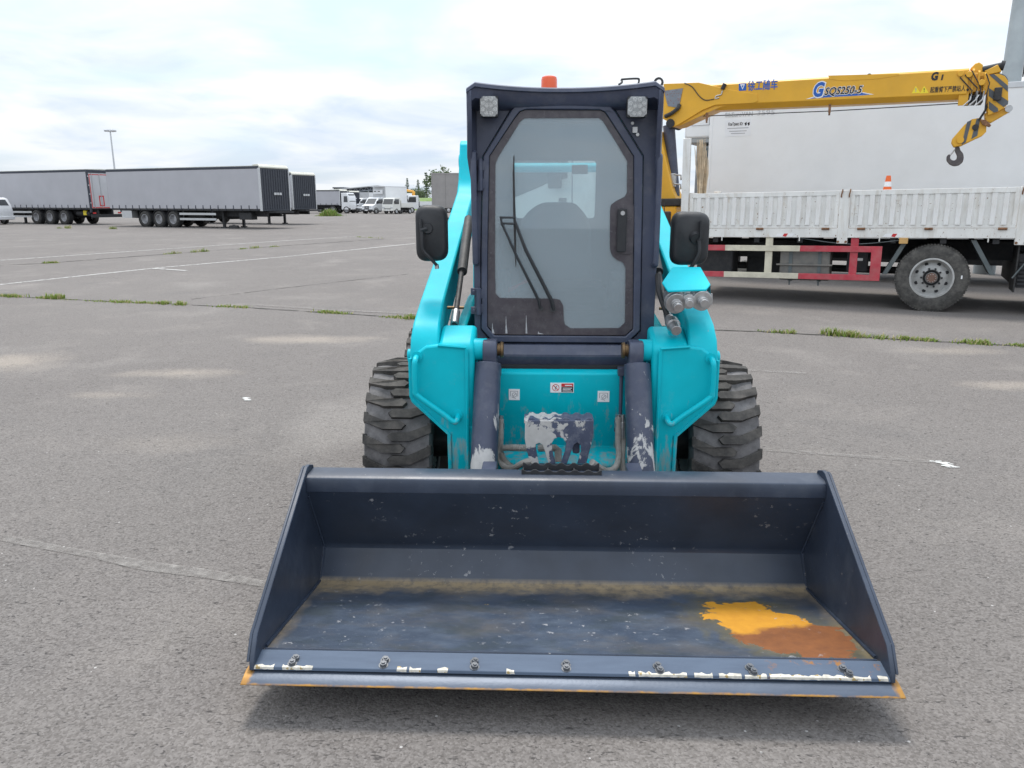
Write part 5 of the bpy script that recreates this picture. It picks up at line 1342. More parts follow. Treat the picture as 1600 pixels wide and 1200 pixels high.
def swoosh(k, mat, d):
    pts = [(1262, 154.5), (1280, 149), (1300, 147.2), (1320, 147), (1338, 146), (1347, 144.5), (1363, 147.5), (1340, 149.5), (1300, 151.5)]
    pp = TF.poly(pts, YN)
    MB().prism(grow(pp, k), YN - d, YN + .001, 'y').build('decal_swoosh', mat, boom)
swoosh(1.06, M['white_print'], .003); swoosh(.93, M['blue_print'], .0045)
p = on_boom(1270.5, 150.5); w = TP(1287.5, 150, YN)[0] - p[0]
lettering('G', .30, M['white_print'], boom, (p[0] - .012, YN - .005, p[2] - .006), tilt_b, .22, .026, width=w + .03)
lettering('G', .29, M['blue_print'], boom, (p[0], YN - .0085, p[2]), tilt_b, .22, .012, width=w)
p = on_boom(1288, 148.5); w = TP(1347, 146, YN)[0] - p[0]
lettering('SQS250-5', .165, M['white_print'], boom, (p[0] - .008, YN - .006, p[2] - .003), tilt_b, .25, .009, width=w + .02)
lettering('SQS250-5', .16, M['black_print'], boom, (p[0], YN - .010, p[2]), tilt_b, .25, .0025, width=w)
p = on_boom(1454.5, 125.2); lettering('G', .155, M['black_print'], boom, p, tilt_b, .1, .008, width=TP(1465.5, 125, YN)[0] - p[0])
p = on_boom(1468.5, 124.8); lettering('1', .10, M['black_print'], boom, p, tilt_b, .1, .006)
for px0, mt in ((1424.5, M['grey_print']), (1437.5, M['yellow_print'])):
    MB().prism(TF.poly([(px0, 146), (px0 + 13.5, 145.2), (px0 + 6.5, 134)], YN), YN - .003, YN + .001, 'y').build('warning_triangle', M['yellow_print'], boom)
    a = TF.poly([(px0 + 5.7, 138), (px0 + 7.3, 138), (px0 + 7.0, 141.6), (px0 + 6.1, 141.6)], YN); MB().prism(a, YN - .0045, YN - .0032, 'y').build('warning_mark', M['black_print'] if mt is M['yellow_print'] else M['grey_print'], boom)
    a = TF.poly([(px0 + 5.9, 142.6), (px0 + 7.1, 142.6), (px0 + 7.1, 143.9), (px0 + 5.9, 143.9)], YN); MB().prism(a, YN - .0045, YN - .0032, 'y').build('warning_mark', M['black_print'] if mt is M['yellow_print'] else M['grey_print'], boom)
p = on_boom(1453, 144.2); w = TP(1508, 142, YN)[0] - p[0]
lettering('起重臂下严禁站人', .09, M['black_print'], boom, p, tilt_b, .0, .001, width=w)

# ---- things carried on the truck bed
def cone(loc, rot):
    t = thing('traffic_cone', 'orange traffic cone with white band standing on the truck bed', 'traffic cone', loc, rot)
    MB().prism(rounded([(-.20, -.20), (.20, -.20), (.20, .20), (-.20, .20)], .04), 0, .03, 'z').build('cone_base', M['black'], t, .006)
    h = .80
    r = lambda z: .145 - (.145 - .032) * z / h
    o = paint('cone_orange', (.80, .14, .025), .45, var=.06); 
    b = MB().lathe([(r(.03), .03), (r(.635), .635), (r(.635) - .01, .635), (.03, .03)], (0, 0, 0), (0, 0, 1), 32, False)
    b.build('cone_body', o, t)
    MB().lathe([(r(.635) + .001, .635), (r(.71) + .001, .71), (.01, .71), (.01, .635)], (0, 0, 0), (0, 0, 1), 32, False).build('white_band', M['white_print'], t)
    MB().lathe([(r(.71), .71), (r(h), h), (.0001, h)], (0, 0, 0), (0, 0, 1), 32, False).build('cone_tip', o, t)
xc, zc = TP(1385.5, 293, .55)
cone(TF.m @ Vector((xc, .55, Z1 - .02)), (0, 0, R(12)))
def broom(label, x, y, h, lean, seed):
    r = random.Random(seed)
    t = thing('twig_broom', label, 'broom', TF.m @ Vector((x, y, Z1 - .022)), (0, 0, TF.rot[2]), 'brooms leaning at the headboard')
    MB().cyl((0, 0, 0), (lean * .55, .0, h * .55), .014, n=8).build('stick', paint('broom_stick', (.36, .27, .17), .8), t)
    b = MB()
    for k in range(70):
        a = r.uniform(0, 6.28); rr = r.uniform(0, .10)
        p0 = Vector((lean * .5, 0, h * .52)); p1 = Vector((lean * .8 + math.cos(a) * rr, math.sin(a) * rr, h * r.uniform(.9, 1.03)))
        b.tube([p0 + Vector((math.cos(a) * .02, math.sin(a) * .02, r.uniform(-.3, .1))), p0.lerp(p1, .5) + Vector((math.cos(a) * rr * .3, math.sin(a) * rr * .3, 0)), p1], [.004, .004, .002], 4)
    tag(b.build('bristles', paint('broom_twigs', (.62, .50, .35), .85, var=.3, vs=8), t), kind='stuff')
broom('bundle of pale tan twigs standing upright at the front of the truck bed', BF + .17, .10, 1.42, -.10, 1)
broom('shorter pale tan broom leaning on the truck headboard', BF + .24, .24, 1.25, -.16, 2)

# ================================================================== white refrigerated trailer behind the truck
RF = Frame(TF.m @ Vector((0, 4.2, 0)) * 1.0, R(-27), 0)
RF = Frame((RF.loc.x, RF.loc.y, 0), R(-27), 0)
RP = lambda px, py, y: RF.xz(px, py, y)
reefer = thing('refrigerated_trailer', 'long white refrigerated semi-trailer parked behind the crane truck', 'trailer', RF.loc, RF.rot)
M['reefer'] = paint('reefer_white', (.77, .78, .785), .35, var=.03, vs=1.2, dust=.12, dustcol=(.5, .5, .48))
xf, ztop = RP(1111, 180, 0)[0], RP(1598, 128, 0)[1]
XE = xf + 13.4
box = MB().box(xf, XE, 0, 2.55, 1.20, ztop).build('cargo_box', M['reefer'], reefer, .02)
MB().box(xf - .01, XE + .01, -.012, .05, ztop - .09, ztop + .012).box(xf - .01, XE + .01, -.012, .05, 1.12, 1.24).build('edge_trim', M['alu'], reefer, .006)
MB().box(xf - .012, xf + .05, -.012, .02, 1.24, ztop - .09).build('corner_trim', M['reefer'], reefer, .006)
# cooling unit on the front wall
xu0 = RP(1072, 200, .4)[0]
_, zu = RP(1090, 216, .3)
un = MB().box(xu0, xf - .011, .28, 2.27, zu, ztop - .12).build('cooling_unit', M['reefer'], reefer, .05, seg=3)
MB().box(xu0 + .03, xf - .012, .31, 2.24, zu - .10, zu + .002).build('unit_skirt', paint('unit_grey', (.33, .34, .34), .5), un, .02)
a = RF.poly([(1081, 182), (1109, 179), (1109, 195), (1081, 197)], .278)
holed('access_panel', a, [grow(a, .93)], .268, .279, M['grey_print'], un)
MB().box(xu0 + .2, xf - .02, .6, 1.9, 1.3, zu - .12).build('compressor_housing', paint('compressor_grey', (.25, .26, .27), .6), un, .03)
MB().box(xf - .16, xf - .012, .05, .5, 1.25, 2.75).build('air_duct', M['mudguard'], un, .03)
MB().cyl((xf - .3, .8, 1.2), (xf - .3, .8, zu), .06, n=12).build('service_pipe', M['alu'], un)
# chassis, landing gear, wheels
MB().box(xf + .3, XE, .75, .90, .85, 1.2).box(xf + .3, XE, 1.65, 1.8, .85, 1.2).build('chassis_rail', M['chassis'], reefer)
MB().box(xf + 1.2, xf + 2.4, .1, .6, .55, 1.1).build('tool_box', M['chassis'], reefer, .02)
MB().box(xf + 2.6, xf + 6.9, .55, 2.0, .38, 1.12).build('underslung_box', M['chassis'], reefer, .02)  # dark box added to close the bright gaps under the truck bed
for y in (.35, 2.1):
    MB().box(xf + .58, xf + .72, y, y + .14, .15, 1.2).build('landing_leg', M['chassis'], reefer)
disc = MB().lathe([(.0001, -.05), (.05, -.05), (.06, -.03), (.155, -.03), (.17, -.02), (.17, .04), (.0001, .04)], (0, 0, 0), (0, 1, 0), 28, False).mesh('landing_wheel', paint('landing_wheel', (.25, .25, .235), .7, dust=.4))
for px in (1132, 1163):
    x, _ = RP(px, 430, .3); w = obj('landing_wheel', disc, reefer); w.location = (x, .28, .17)
MB().box(RP(1115, 430, .4)[0], RP(1180, 430, .4)[0], .36, .42, .16, .30).build('landing_foot', M['chassis'], reefer)
rt, rr_ = truck_wheel_meshes(.50, .38, .29, 'reefer', M['truck_tyre'], M['wheel_steel'], False)
for k in range(3):
    for y, f in ((.22, False), (2.33, True)):
        w = obj('wheel', rr_, reefer); w.location = (xf + 7.6 + k * 1.31, y, .50)
        if f: w.rotation_euler = (0, 0, math.pi)
        obj('tyre', rt, w)
for z in (.55, .85): MB().box(xf + 2.8, xf + 6.6, .02, .05, z, z + .10).build('side_guard', M['alu'], reefer)
# print on the box
p = RP(1134, 187, -.012)
a = RF.poly([(1132.5, 188.5), (1173, 184.8), (1173.5, 212), (1133, 214)], 0)
lp = MB().prism(a, -.004, .001, 'y').build('notice_plate', paint('notice_white', (.74, .75, .77), .5, var=.02), reefer)
def on_box(px, py): x, z = RP(px, py, 0); return (x, -.0052, z)
q = on_box(1138, 196.5); lettering('КонТракс Юг', .085, M['black_print'], lp, q, R(0), 0, .002, width=RP(1161, 196, 0)[0] - q[0])
for (y_, w_) in ((201.5, 33), (206, 27), (209.5, 22)):
    q = on_box(1153 - w_ / 2, y_); e = RP(1153 + w_ / 2, y_, 0)
    MB().box(q[0], e[0], -.0052, -.0041, q[2], q[2] + .016).build('notice_line', M['grey_print'], lp)
for px in (1163.5, 1168):
    q = on_box(px, 192.5); MB().prism(grow([(q[0], q[2]), (q[0] + .04, q[2] + .02), (q[0] + .045, q[2] - .03), (q[0] + .02, q[2] - .05)], 1.1), -.0052, -.0041, 'y').build('notice_mark', M['black_print'], lp)
M['faint_print'] = paint('faint_print', (.48, .49, .50), .5, var=.15, vs=8)
q = on_box(1133, 183); lettering('SibEuroVAN', .12, M['faint_print'], reefer, q, 0, 0, .003, width=RP(1176, 181, 0)[0] - q[0])
q = on_box(1183, 180.5); lettering('3595', .15, M['faint_print'], reefer, q, 0, 0, -.001, width=RP(1210, 180, 0)[0] - q[0])

# ================================================================== lamp column at the right
pb = TF.m @ Vector((1.17, 7.6, 0))
lampc = thing('lamp_column', 'thick grey concrete lamp column rising behind the white refrigerated trailer', 'lamp post', (pb.x, pb.y, 0))
conc = paint('column_concrete', (.30, .33, .34), .8, var=.10, vs=3, bump=.2)
MB().tube([(0, 0, -.1), (0, 0, 5), (0, 0, 10.5)], [.225, .185, .13], 20).build('column', conc, lampc)
MB().tube(smooth_path([(0, 0, 10.4), (-.2, -.3, 10.9), (-.7, -1.2, 11.2)], 5), .045, 8).build('lamp_arm', M['alu'], lampc)
MB().box(-1.0, -.55, -1.5, -.95, 11.12, 11.26).build('lamp_head', M['alu'], lampc, .03)
MB().tube([(.20, -.08, 4.05), (.25, -.10, 4.15), (.22, -.08, 4.3)], .012, 6).build('cable_hook', M['chassis'], lampc)
MB().tube([(.19, -.09, 4.2), (.18, -.09, 5.0)], .014, 6).build('cable', M['chassis'], lampc)

# ================================================================== curtain-sided trailers on the left
M['curtain'] = paint('curtain_grey', (.40, .40, .425), .55, var=.05, vs=.8, bump=.25, bs=2.2)
M['curtain_top'] = paint('curtain_rail', (.035, .04, .055), .6)
M['dark_front'] = paint('dark_front_wall', (.035, .04, .052), .45, var=.15)
M['cap'] = paint('roof_cap', (.58, .57, .50), .6, var=.1)
M['door_white'] = paint('trailer_door', (.50, .50, .51), .4, var=.06, vs=1.5)
fw_t, fw_r = truck_wheel_meshes(.50, .36, .29, 'far', M['far_tyre'], paint('far_rim', (.34, .34, .35), .5, .4), False)
def trailer(label, fr, L_, axles, right_end, legs=None, guard=None, straps=20, top=3.5, bot=1.15, W=2.5, detail=True, group='grey curtain trailers in a row'):
    """near side in the plane y = 0, x from 0 to L_ (right end towards +x)"""
    t = thing('curtain_trailer', label, 'trailer', fr.loc, fr.rot, group)
    c = MB().box(0, L_, 0, W, bot, top).build('curtain_body', M['curtain'], t, .03)
    MB().box(-.01, L_ + .01, -.015, W + .015, top - .02, top + .13).build('roof_rail', M['curtain_top'], t, .02)
    rf_ = MB().loft([[(0, .05, top + .12), (0, W - .05, top + .12), (0, W - .05, top + .16), (0, W / 2, top + .20), (0, .05, top + .16)], [(L_, .05, top + .12), (L_, W - .05, top + .12), (L_, W - .05, top + .16), (L_, W / 2, top + .20), (L_, .05, top + .16)]]).build('roof', M['cap'], t)
    MB().box(.2, L_ - .05, .02, W - .02, bot - .10, bot).build('floor_rail', M['chassis'], t)
    MB().box(.4, L_ - .1, .6, .75, bot - .45, bot - .1).box(.4, L_ - .1, W - .75, W - .6, bot - .45, bot - .1).build('chassis_rail', M['chassis'], t)
    MB().box(1.2, L_ - 3.2, .95, 1.5, .52, bot - .12).build('underframe_shade_block', M['chassis'], t)  # solid dark block added for the shade and clutter beneath the floor
    MB().cyl((axles[-1] + 1.0, .5, .78), (axles[-1] + 2.4, .5, .78), .2, n=16).build('air_tank', M['chassis'], t)
    st = MB()
    for k in range(straps):
        x = L_ * (k + .5) / straps
        st.add([(x - .03, -.012, bot + .22), (x + .03, -.012, bot + .22), (x + .03, -.02, bot - .08), (x - .03, -.02, bot - .08), (x - .03, .0, bot + .22), (x + .03, .0, bot + .22), (x + .03, .0, bot - .08), (x - .03, .0, bot - .08)], [(0, 1, 2, 3), (4, 7, 6, 5), (0, 4, 5, 1), (1, 5, 6, 2), (2, 6, 7, 3), (3, 7, 4, 0)])
    tag(st.build('curtain_straps', M['curtain_top'], t), kind='stuff')
    for x in axles:
        for y, f in ((.20, False), (W - .20, True)):
            w = obj('wheel', fw_r, t); w.location = (x, y, .50)
            if f: w.rotation_euler = (0, 0, math.pi)
            obj('tyre', fw_t, w)
        MB().cyl((x, .3, .5), (x, W - .3, .5), .07, n=10).build('axle', M['chassis'], t)
        MB().lathe([(.56, -.16), (.58, -.16), (.58, .16), (.56, .16)], (x, .20, .52), (0, 1, 0), 24).build('mudguard', M['chassis'], t)
    if legs is not None:
        for y in (.35, W - .5):
            MB().box(legs - .07, legs + .07, y, y + .14, .06, bot - .1).box(legs - .16, legs + .16, y - .06, y + .20, 0, .07).build('landing_leg', M['chassis'], t)
        MB().box(legs - .04, legs + .04, .45, W - .4, .55, .62).build('leg_brace', M['chassis'], t)
    if guard:
        for z in (.46, .78): MB().box(guard[0], guard[1], .03, .06, z, z + .13).build('side_guard', M['alu'], t)
        for x in (guard[0] + .3, guard[1] - .3): MB().box(x - .03, x + .03, .065, .10, .46, bot - .1).build('guard_post', M['chassis'], t)
    if right_end == 'front':
        f = MB().box(L_ + .002, L_ + .06, .03, W - .03, bot - .1, top + .02).build('front_wall', M['dark_front'], t)
        for k in range(12):
            y = .12 + (W - .24) * k / 11
            MB().box(L_ + .06, L_ + .085, y - .035, y + .035, bot, top - .05).build('wall_rib', M['dark_front'], f)
        MB().prism([(L_ - .45, top + .14), (L_ + .03, top + .02), (L_ + .09, top + .02), (L_ + .09, top + .10), (L_ - .05, top + .24), (L_ - .45, top + .22)], .0, W, 'y').build('front_cap', M['cap'], t, .02)
        MB().box(L_ - .06, L_ + .07, -.02, .06, bot - .1, top + .02).build('corner_post', M['alu'], t)
        MB().box(L_ + .07, L_ + .07 + .02, W - .06, W + .02, bot - .1, top + .02).build('corner_post', M['alu'], t)
        for (a, b) in ((.42, .50), (.52, .58), (.60, .68)):
            MB().box(L_ + .09, L_ + .14, W * a, W * b, 1.98, 2.12).build('air_coupling', M['alu'], f)
        MB().box(L_ + .1, L_ + .75, .5, W - .5, bot - .22, bot - .12).build('kingpin_plate', M['chassis'], t)
    else:
        f = MB().box(L_ + .002, L_ + .05, .10, W - .10, bot - .02, top - .08).build('rear_door', M['door_white'], t, .01)
        e = MB().box(L_ - .02, L_ + .07, -.02, .10, bot - .3, top + .12).box(L_ - .02, L_ + .07, W - .10, W + .02, bot - .3, top + .12).box(L_ - .02, L_ + .07, .1, W - .1, top - .08, top + .12)
        e.build('door_frame', M['curtain_top'], t)
        r = MB().box(L_ + .051, L_ + .055, .14, W - .14, bot + .0, bot + .06).box(L_ + .051, L_ + .055, .14, W - .14, top - .22, top - .17).box(L_ + .051, L_ + .055, .14, .20, bot + .06, top - .22).box(L_ + .051, L_ + .055, W - .20, W - .14, bot + .06, top - .22)
        r.build('reflective_tape', M['red_print'], f)
        holed('red_plate', [(.75, bot + .12), (1.15, bot + .12), (1.15, bot + .85), (.75, bot + .85)], [[(.83, bot + .20), (1.07, bot + .20), (1.07, bot + .77), (.83, bot + .77)]], L_ + .051, L_ + .056, M['red_print'], f, axis='x')
        for k in range(4): MB().cyl((L_ + .075, .35 + .6 * k, bot), (L_ + .075, .35 + .6 * k, top - .1), .018, n=8).build('lock_rod', M['alu'], f)
        for z in (1.5, 2.1, 2.7, 3.3):
            for y in (.05, W - .05): MB().box(L_ + .07, L_ + .085, y - .04, y + .04, z - .04, z + .04).build('door_hinge', M['alu'], f)
        MB().box(L_ - .05, L_ + .05, .05, W - .05, .5, .72).build('rear_bumper', M['chassis'], t)
        for y in (.25, W - .25): MB().box(L_ + .05, L_ + .08, y - .12, y + .12, .76, .86).build('tail_lamp', M['red_print'], t)
    return t
YAW = R(-25)
def fr_at(X, Y, yaw): return Frame((X, Y, 0), yaw)
FB = fr_at(-26.65, 52.2, YAW)
ax = [FB.xz(p, 345, .1)[0] for p in (228, 250, 272)]
trailer('grey curtain trailer with black front wall nearest the pale kerb of weeds, tool box under its side', FB, 13.0, ax, 'front', legs=FB.xz(348, 345, .3)[0], guard=(ax[2] + .6, FB.xz(337, 340, 0)[0]), straps=21, top=3.50)
tb = bpy.data.objects['curtain_trailer']
tb['label'] = 'complete grey curtain trailer with dark ribbed front wall and three near wheels'
MB().box(FB.xz(190, 335, 0)[0], FB.xz(205, 335, 0)[0], .05, .5, .55, 1.02).build('underslung_box', M['alu'], tb)
MB().box(FB.xz(370, 338, 0)[0], FB.xz(389, 338, 0)[0], .2, .7, .52, .95).build('tool_box', M['chassis'], tb, .02)
FA0 = fr_at(-29.45, 55.0, YAW)
LA = 13.7
oa = FA0.m @ Vector((-LA, 0, 0))
FA = fr_at(oa.x, oa.y, YAW)
ta = trailer('grey curtain trailer showing its white rear door edged in red tape', FA, LA, [FA.xz(p, 345, .1)[0] for p in (59, 80, 102)], 'rear', legs=FA.xz(38, 345, .3)[0], guard=(FA.xz(8, 340, 0)[0], FA.xz(50, 340, 0)[0]), straps=21, top=3.62)
MB().box(LA - 1.2, LA - .85, .3, .7, .65, .98).build('yellow_valve_box', M['yellow_print'], ta, .03)
oc = fr_at(-15.35, 55.2, YAW).m @ Vector((-13.6, 0, 0))
FC = fr_at(oc.x, oc.y, YAW)
trailer('grey curtain trailer mostly hidden, its dark front wall beside another trailer', FC, 13.6, [2.2, 3.5, 4.8], 'front', legs=11.0, straps=20, top=3.38)

# small black wheel chock left on the asphalt
ck = ground(366, 357)
chock = thing('wheel_chock', 'small black wheel chock lying on asphalt before the trailer landing legs', 'wheel chock', ck, (0, 0, YAW))
MB().prism([(-.34, 0), (.34, 0), (.34, .10), (.26, .19), (-.26, .19), (-.34, .10)], -.12, .12, 'y').build('chock_body', M['dark_rubber'], chock, .02)
MB().box(-.1, .1, -.02, .02, .19, .225).build('chock_handle', M['dark_steel'], chock, .006)

# ================================================================== lighting mast
mp = on_ground(185, 150)
mast = thing('light_mast', 'tall thin floodlight mast rising behind the grey curtain trailers', 'light mast', mp)
MB().tube([(0, 0, -.1), (0, 0, 14.6)], [.22, .11], 12).build('pole', M['alu'], mast)
MB().lathe([(.75, 14.3), (.8, 14.36), (.75, 14.42), (.70, 14.36)], (0, 0, 0), (0, 0, 1), 20).build('crown_ring', M['alu'], mast)
for k in range(8):
    a = 2 * math.pi * k / 8
    m = Matrix.Rotation(a, 4, 'Z')
    MB().box(.65, 1.05, -.2, .2, 14.25, 14.55, m).build('floodlight', M['alu'], mast, .04)
    MB().tube([m @ Vector((.05, 0, 14.2)), m @ Vector((.8, 0, 14.36))], .03, 6).build('bracket', M['alu'], mast)

# ================================================================== far vehicles
M['van_white'] = paint('van_white', (.72, .73, .74), .3, var=.04, dust=.1, coat=.3)
M['van_cream'] = paint('van_cream', (.68, .68, .64), .35, var=.05, dust=.2)
M['car_grey'] = paint('car_grey', (.20, .21, .22), .3, .3, var=.05)
M['bumper'] = paint('bumper_black', (.03, .03, .033), .6)
M['headlamp'] = paint('headlamp', (.55, .57, .6), .15, .3, var=.05)
def far_wheel_set():
    t = MB().lathe([(.20, -.10), (.30, -.12), (.345, -.09), (.355, 0), (.345, .09), (.30, .12), (.20, .10)], (0, 0, 0), (1, 0, 0), 28)
    r = MB().lathe([(.205, -.09), (.18, -.08), (.16, -.03), (.06, -.06), (.0001, -.06), (.0001, .06), (.06, .06), (.16, .03), (.18, .08), (.205, .09)], (0, 0, 0), (1, 0, 0), 24, False)
    return t.mesh('tyre', M['far_tyre']), r.mesh('wheel', M['alu'])
vt, vr = far_wheel_set()
def vwheels(t, hw, ys, k=1.0):
    for y in ys:
        for s in (-1, 1):
            w = obj('wheel', vr, t); w.location = (s * (hw - .10), y, .355 * k); w.scale = (k, k, k); obj('tyre', vt, w)
def quad(t, name, pts, nrm, mat, parent):
    """panel laid 12 mm proud of a body face"""
    n_ = Vector(nrm).normalized() * .012; P = [Vector(p) for p in pts]
    k = len(P)
    return MB().add([p - n_ for p in P] + [p + n_ for p in P], [list(range(k))[::-1], list(range(k, 2 * k))] + [[i, (i + 1) % k, k + (i + 1) % k, k + i] for i in range(k)]).build(name, mat, parent)
def bonnet_van(name, label, px, py, yaw, box=None, body='van_white', boxmat='reefer', fridge=False, scale=1.0, grille=True):
    """light lorry or van, front at y = 0 facing -y"""
    g_ = ground(px, py)
    t = thing(name, label, 'truck' if box else 'van', g_, (0, 0, yaw))
    hw = .98
    prof = [(0, .42), (-.02, .80), (.06, 1.08), (.55, 1.22), (1.22, 2.02), (1.42, 2.12), (2.35, 2.14), (2.40, .42)]
    b = MB().prism(prof, -hw, hw, 'x').build('cab_body', M[body], t, .05, seg=3)
    quad(t, 'windscreen', [(-.84, .60, 1.285), (.84, .60, 1.285), (.76, 1.17, 1.965), (-.76, 1.17, 1.965)], (0, -1, .85), M['car_glass'], b)
    for s in (-1, 1):
        quad(t, 'side_window', [(s * hw, .85, 1.32), (s * hw, 1.28, 1.88), (s * hw, 2.05, 1.92), (s * hw, 2.05, 1.32)], (s, 0, 0), M['car_glass'], b)
        MB().box(s * .62 - .2, s * .62 + .2, -.035, .03, .82, 1.02).build('headlamp', M['headlamp'], b, .03)
        MB().box(s * (hw + .22) - .11, s * (hw + .22) + .11, .72, .82, 1.30, 1.68).build('door_mirror', M['bumper'], b, .03)
        MB().box(s * (hw + .06) - .08, s * (hw + .06) + .08, .75, .79, 1.42, 1.48).build('mirror_arm', M['bumper'], b)
        MB().lathe([(.40, -.03), (.46, -.03), (.46, .03), (.40, .03)], (s * hw, .72, .36), (1, 0, 0), 24).build('wheel_arch', M['bumper'], b)
    if grille:
        g2 = MB().prism(rounded([(-.42, .62), (.42, .62), (.38, 1.02), (-.38, 1.02)], .05), -.045, .02, 'y').build('grille', M['bumper'], b)
        for k in range(3): MB().box(-.36, .36, -.055, -.045, .70 + k * .10, .73 + k * .10).build('grille_bar', M['alu'], g2)
        MB().box(-.06, .06, -.06, -.044, .84, .92).build('badge', M['alu'], g2)
    MB().box(-hw - .01, hw + .01, -.12, .12, .34, .58).build('bumper', M['bumper'], b, .04)
    MB().box(-.26, .26, -.135, -.12, .42, .53).build('number_plate', M['white_print'], b)
    ye = 2.4
    if box:
        L_, zt, bw = box; ye = 2.35 + L_
        bx_ = MB().box(-bw, bw, 2.45, ye, .85, zt).build('box_body', M[boxmat], t, .03)
        MB().box(-bw - .012, bw + .012, 2.44, 2.50, .85, zt + .012).build('box_edge', M['alu'], bx_)
        MB().box(-bw - .012, bw + .012, 2.50, ye, zt - .06, zt + .012).build('box_roof_trim', M['alu'], bx_)
        MB().box(-.45, .45, 1.4, ye, .45, .85).build('frame', M['chassis'], t)
        if fridge:
            fu = MB().box(-.75, .75, 2.05, 2.44, 2.55, 3.15).build('fridge_unit', M['van_white'], bx_, .08, seg=3)
            for s in (-1, 1): MB().box(s * .35 - .18, s * .35 + .18, 2.03, 2.05, 2.85, 2.95).build('fridge_vent', M['bumper'], fu)
            MB().box(-.9, .9, 1.6, 2.44, zt - .02, zt + .06).build('wind_deflector', M['van_white'], bx_)
        vwheels(t, hw, (.72, ye - 1.1))
    else:
        vwheels(t, hw, (.72, 2.0))
    t.scale = (scale,) * 3
    return t
bonnet_van('box_lorry', 'white bonneted box lorry with fridge unit above its cab and dark grille', 573.5, 334.2, R(-34), (4.4, 3.55, 1.12), fridge=True)
bonnet_van('box_lorry', 'small white box van parked between the grey lorry and the fridge lorry', 551, 331.3, R(-40), (3.6, 3.0, 1.05))
# grey saloon car
def saloon(px, py, yaw):
    g_ = ground(px, py); t = thing('parked_car', 'dark grey saloon car in front of the small white box van', 'car', g_, (0, 0, yaw))
    prof = [(0, .35), (-.03, .62), (.12, .78), (1.05, .90), (1.75, 1.38), (2.9, 1.40), (3.6, 1.0), (4.3, .95), (4.35, .4)]
    b = MB().prism(prof, -.85, .85, 'x').build('body', M['car_grey'], t, .08, seg=3)
    quad(t, 'windscreen', [(-.72, 1.12, .96), (.72, 1.12, .96), (.62, 1.70, 1.345), (-.62, 1.70, 1.345)], (0, -.57, .82), M['car_glass'], b)
    for s in (-1, 1):
        quad(t, 'side_window', [(s * .85, 1.45, .98), (s * .85, 1.85, 1.30), (s * .85, 2.8, 1.32), (s * .85, 3.3, .98)], (s, 0, 0), M['car_glass'], b)
        MB().box(s * .6 - .2, s * .6 + .2, -.05, .06, .58, .74).build('headlamp', M['headlamp'], b, .03)
    MB().box(-.35, .35, -.05, .02, .45, .68).build('grille', M['bumper'], b)
    MB().box(-.26, .26, -.065, -.05, .40, .50).build('number_plate', M['white_print'], b)
    vwheels(t, .85, (.85, 3.45), .88)
saloon(557, 333.0, R(-35))
# cab-over pickup
def cabover(name, label, px, py, yaw, body, bed_l, bed_h=.45, scale=1.0, dropside=True):
    g_ = ground(px, py); t = thing(name, label, 'truck', g_, (0, 0, yaw)); hw = .92
    prof = [(0, .45), (-.02, 1.10), (.30, 1.98), (.45, 2.06), (1.55, 2.06), (1.58, .45)]
    b = MB().prism(prof, -hw, hw, 'x').build('cab_body', M[body], t, .05, seg=3)
    quad(t, 'windscreen', [(-.80, .035, 1.24), (.80, .035, 1.24), (.74, .275, 1.90), (-.74, .275, 1.90)], (0, -1, .36), M['car_glass'], b)
    for s in (-1, 1):
        quad(t, 'side_window', [(s * hw, .25, 1.26), (s * hw, .45, 1.88), (s * hw, 1.25, 1.88), (s * hw, 1.25, 1.26)], (s, 0, 0), M['car_glass'], b)
        MB().box(s * .66 - .17, s * .66 + .17, -.05, .02, .72, .92).build('headlamp', M['headlamp'], b, .03)
        MB().box(s * (hw + .14) - .09, s * (hw + .14) + .09, .15, .25, 1.35, 1.70).build('door_mirror', M['bumper'], b, .03)
        MB().box(s * (hw + .03) - .06, s * (hw + .03) + .06, .19, .23, 1.45, 1.50).build('mirror_arm', M['bumper'], b)
    MB().box(-hw - .01, hw + .01, -.08, .1, .40, .62).build('bumper', M[body], b, .03)
    MB().box(-.5, .5, -.09, -.02, .62, .70).build('grille', M['bumper'], b)
    MB().box(-.26, .26, -.10, -.08, .44, .55).build('number_plate', M['white_print'], b)
    MB().box(-.4, .4, 1.5, 1.6 + bed_l, .45, .8).build('frame', M['chassis'], t)
    bd = MB().box(-hw - .05, hw + .05, 1.68, 1.68 + bed_l, .82, .92).build('bed', M[body], t)
    for s in (-1, 1): MB().box(s * (hw + .05) - .02, s * (hw + .05) + .02, 1.68, 1.68 + bed_l, .92, .92 + bed_h).build('bed_side', M[body], bd)
    MB().box(-hw - .03, hw + .03, 1.66, 1.70, .92, .95 + bed_h * 1.8).build('headboard', M[body], bd)
    MB().box(-hw - .03, hw + .03, 1.66 + bed_l, 1.70 + bed_l, .92, .92 + bed_h).build('tailboard', M[body], bd)
    vwheels(t, hw, (.72, 1.0 + bed_l))
    t.scale = (scale,) * 3
    return t
cabover('light_truck', 'small cream cab-over pickup truck parked beside the fridge lorry', 606, 334.4, R(-30), 'van_cream', 2.6)
fl = cabover('flatbed_lorry', 'white flatbed lorry with low sides between the pickup and the grey box trailer', 634, 332.5, R(-80), 'van_white', 4.2, .45, 1.18)
